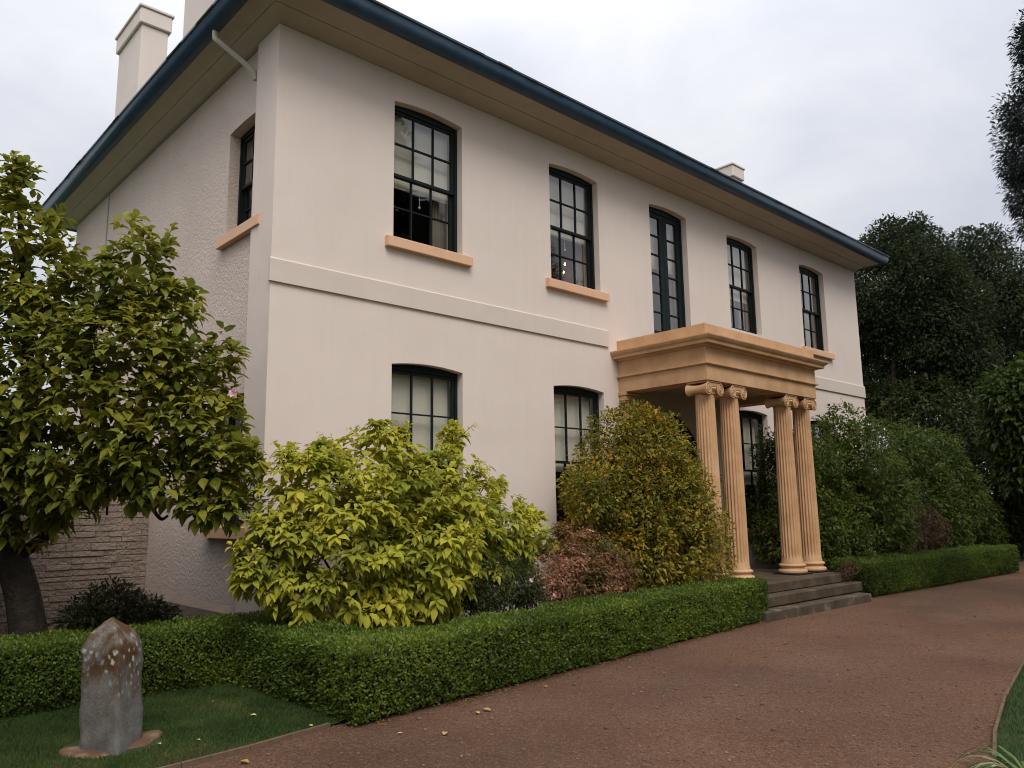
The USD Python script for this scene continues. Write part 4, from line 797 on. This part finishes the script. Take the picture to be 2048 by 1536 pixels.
# ------------------------------------------------------------------ standing stone
st = thing('standing_stone', 'short square stone post with domed pointed top, lichen and rust stains', 'stone post')
A, B, C3 = on_z((160, 1497), .03)[:2], on_z((236, 1506), .03)[:2], on_z((285, 1474), .03)[:2]
e1, e2 = A-B, C3-B; D4 = B+e1+e2; cen = (A+C3)/2
def stone_mesh():
    n = 10; rings = []
    quad = [B, C3, D4, A]
    def ring_(s, z):
        pts = []
        for i in range(4):
            p, q = quad[i], quad[(i+1) % 4]
            for k in range(n): pts.append((*(cen+((p+(q-p)*k/n)-cen)*s), z))
        return pts
    zs = np.linspace(-.05, .665, 16); prof = [(1+.012*math.sin(z*9), z) for z in zs]
    for t in np.linspace(.04, 1, 14): prof.append((max(.02, (1-t**1.75)), .665+.225*(t**.85)))
    for s, z in prof: rings.append(ring_(s, z))
    v = np.array(rings).reshape(-1, 3); m = 4*n
    c = v[:, :2]-cen; corner = 1-.035*np.clip((np.linalg.norm(c, axis=1)/np.linalg.norm(B-cen)-.88)/.12, 0, 1); v[:, :2] = cen+c*corner[:, None]
    v[:, :2] += ((fbm(v*14, 3, 2)-.5)*.022+(fbm(v*5, 2, 6)-.5)*.02)[:, None]*unit(c+1e-6); v[:, 2] += (fbm(v*11+5, 3, 8)-.5)*.02*(v[:, 2] > .6)
    v[:, :2] -= RIGHT[:2]*(.045*np.clip(v[:, 2], 0, 1)/.7)[:, None]
    f = [(i*m+j, i*m+(j+1) % m, (i+1)*m+(j+1) % m, (i+1)*m+j) for i in range(len(prof)-1) for j in range(m)]
    return MB().add(v, f)
part('shaft', stone_mesh(), 'lichen_stone', st, smooth=50)
th = np.linspace(0, 2*np.pi, 40, endpoint=False); rr = (.275+.06*np.sin(th*2+.7)+.03*np.sin(5*th))
ctr = cen
foot = np.vstack([np.c_[ctr[0]+rr*1.12*np.cos(th), ctr[1]+rr*np.sin(th)*.95, np.full(40, .013)], np.c_[ctr[0]+rr*1.0*np.cos(th), ctr[1]+rr*.85*np.sin(th), .030+.008*np.sin(th*7)], [[ctr[0], ctr[1], .026]]])
ff = [(i, (i+1) % 40, 40+(i+1) % 40) for i in range(40)]+[(i, 40+(i+1) % 40, 40+i) for i in range(40)]+[(40+i, 40+(i+1) % 40, 80) for i in range(40)]
part('footing', (foot, np.array(ff)), 'footing_mortar', st)

# ------------------------------------------------------------------ lawn edgings, grass, pebbles, small litter
def edging(label, pts, w, h):
    pts = np.asarray(pts, float); t = thing('lawn_edging', label, 'edging')
    for i in range(len(pts)-1):
        a, b = pts[i], pts[i+1]; d = unit(b-a); nn = np.array([-d[1], d[0]]); v = [(*(p+nn*s*w/2), z) for p in (a+d*.003, b-d*.003) for s in (-1, 1) for z in (-.02, h)]
        part('board', MB().add(v, [(0, 1, 3, 2), (4, 6, 7, 5), (0, 4, 5, 1), (2, 3, 7, 6), (0, 2, 6, 4), (1, 5, 7, 3)]), 'edging_wood', t)
edging('thin timber edging between the standing stone lawn and the gravel', LEDGE[1:], .03, .032)
edging('thin curved timber edging along the right-hand lawn', LAWN_R[1:10], .022, .03)
def in_poly(xy, poly):
    import shapely
    return shapely.contains_xy(Polygon(poly), xy[:, 0], xy[:, 1])
def grass(label, poly, bounds, n, rg, hmin, hmax):
    p = np.c_[rg.uniform(bounds[0], bounds[1], n), rg.uniform(bounds[2], bounds[3], n)]; p = p[in_poly(p, poly)]
    d = np.linalg.norm(p-cen, axis=1); p = p[d > .33]; n = len(p)
    pos = np.c_[p, np.full(n, .010)]; ax = unit(sph(n, rg)*.75+np.array([0, 0, 1.0])); V, Fc, k = leaves(KITE, pos, ax, sph(n, rg), rg.uniform(hmin, hmax, n), np.full(n, .006))
    tint = np.clip(.35*rg.uniform(0, 1, n)+.65*np.clip((fbm(pos*2.2, 3, 3)-.3)/.45, 0, 1), 0, 1)
    o = part('grass', (V, Fc), 'grass_blade', tint=np.repeat(tint, k), kind='stuff', label=label)
grass('short mown grass around the standing stone', LEDGE+[(-.60, -3.0), (-.62, -.7), (-9, -.7)], (-4.2, -.6, -3.5, -1.0), 90000, G(50), .018, .045)
grass('short mown grass on the right-hand lawn', LAWN_R+[(45, -60), (-30, -60), (-30, -9)], (.5, 7.5, -8.4, -5.9), 60000, G(51), .018, .045)
def pebbles():
    rg = G(60); n = 26000; p = np.c_[rg.uniform(-4, 16, n), rg.uniform(-8.5, -2.3, n)]
    d = np.linalg.norm(p-CAM[:2], axis=1); p = p[in_poly(p, drive) & (rg.uniform(0, 1, n) < np.clip(7/d, .1, 1)**1.5)]; n = len(p)
    base = trimesh.creation.icosphere(0, 1.0); T = base.vertices; s = rg.gamma(2.2, .0022, n)+.003
    sc = s[:, None, None]*rg.uniform(.6, 1.2, (n, 1, 3)); a = rg.uniform(0, 6.28, n); c, s_ = np.cos(a)[:, None], np.sin(a)[:, None]
    v = T[None]*sc; v = np.stack([v[..., 0]*c-v[..., 1]*s_, v[..., 0]*s_+v[..., 1]*c, v[..., 2]*.7], -1)+np.c_[p, s*.25][:, None]
    part('gravel', (v.reshape(-1, 3), (base.faces[None]+np.arange(n)[:, None, None]*len(T)).reshape(-1, 3)), 'pebbles', tint=np.repeat(rg.beta(1.6, 2.6, n), len(T)), kind='stuff', label='loose pebbles on the gravel drive')
pebbles()
def litter(a, b, n, seed, label):
    rg = G(seed); a, b = np.array(a), np.array(b); d = unit(b-a); nn = np.array([d[1], -d[0]])
    p = a+(b-a)*rg.uniform(0, 1, n)[:, None]+nn*(rg.exponential(.06, n)-.02)[:, None]; keep = fbm(np.c_[p*2.2, np.zeros(n)], 2, 5) > .42; p = p[keep]; n = len(p)
    V, Fc, k = leaves(KITE, np.c_[p, rg.uniform(.006, .014, n)], unit(sph(n, rg)*np.array([1, 1, .18])), unit(np.array([0, 0, 1.])+sph(n, rg)*.3), rg.uniform(.010, .034, n), rg.uniform(.006, .017, n))
    part('leaf_litter', (V, Fc), 'fallen_leaf', tint=np.repeat(rg.uniform(0, .55, n)**1.6, k), kind='stuff', label=label)
litter(HA, HB, 1900, 80, 'brown leaf litter along the foot of the near hedge')
litter((10.48, -2.42), (17.95, -2.68), 800, 81, 'brown leaf litter along the foot of the right hedge')
def fallen(px, tint, size, label, z=.012, group=None):
    c = on_z(px, z); rg = G(int(px[0]*7+px[1])); a = rg.uniform(0, 6.28)
    V, Fc, k = leaves(LEAF, np.array([c]), np.array([[math.cos(a), math.sin(a), .12]]), np.array([[rg.uniform(-.2, .2), rg.uniform(-.2, .2), 1]]), [size], [size*.6])
    part('fallen_leaf', (V, Fc), 'fallen_leaf', tint=np.full(k, tint), label=label, cat='leaf', group=group)
fallen((982, 1421), .6, .085, 'golden fallen leaf on the gravel just off the hedge, the brighter of a pair')
fallen((958, 1427), 1., .06, 'pale fallen leaf on the gravel beside the golden one')
fallen((888, 1470), .72, .075, 'yellow fallen leaf alone on the gravel below the hedge')
fallen((1095, 1374), .45, .06, 'brown fallen leaf on the gravel close under the hedge')
fallen((806, 1466), .95, .045, 'small pale leaf on the gravel near the hedge corner')
fallen((480, 1522), .55, .085, 'tan fallen leaf on the gravel beside the timber edging')
fallen((500, 1430), .9, .06, 'pinkish fallen leaf on the lawn right of the stone post', .04)
fallen((424, 1402), 1., .04, 'tiny pale leaf on the lawn near the hedge', .04)
fallen((392, 1479), .9, .045, 'pale leaf on the lawn beside the stone post footing', .04)
fallen((315, 1487), 1., .04, 'small cream leaf at the edge of the stone post footing', .04)
fallen((625, 1452), .85, .045, 'small leaf at the end of the timber edging', .04)
fallen((1575, 1285), .1, .09, 'dark curled leaf on the gravel in front of the steps')
# strap-leaved clump in the bottom right corner
sc_ = thing('strap_leaf_plant', 'clump of arching strap leaves at the bottom right lawn edge', 'plant')
rg = G(70); c0 = on_z((2062, 1565), .0)
for k in range(46):
    a = rg.uniform(0, 6.28); ln = rg.uniform(.25, .5); d = np.array([math.cos(a), math.sin(a), 0]); b = c0+d*rg.uniform(0, .08); t = np.linspace(0, 1, 7)
    mid = b+d*(ln*t[:, None]*.9)+np.array([0, 0, 1.])*(ln*(t*1.25-1.25*t**2.2))[:, None]*.75; w = .009*np.sin(np.pi*np.clip(t*.9+.1, 0, 1))+.0012; sd = np.array([-d[1], d[0], 0])
    v = np.vstack([mid+sd*w[:, None], mid-sd*w[:, None]+np.array([0, 0, -.0]), mid+np.array([0, 0, -.004])])
    f = [q for i in range(6) for q in ((i, i+1, 14+i+1), (i, 14+i+1, 14+i), (14+i, 14+i+1, 7+i+1), (14+i, 7+i+1, 7+i))]
    part('blade', (v, np.array(f)), 'strap_leaf', sc_, tint=np.full(21, rg.uniform(0, 1)**1.3))
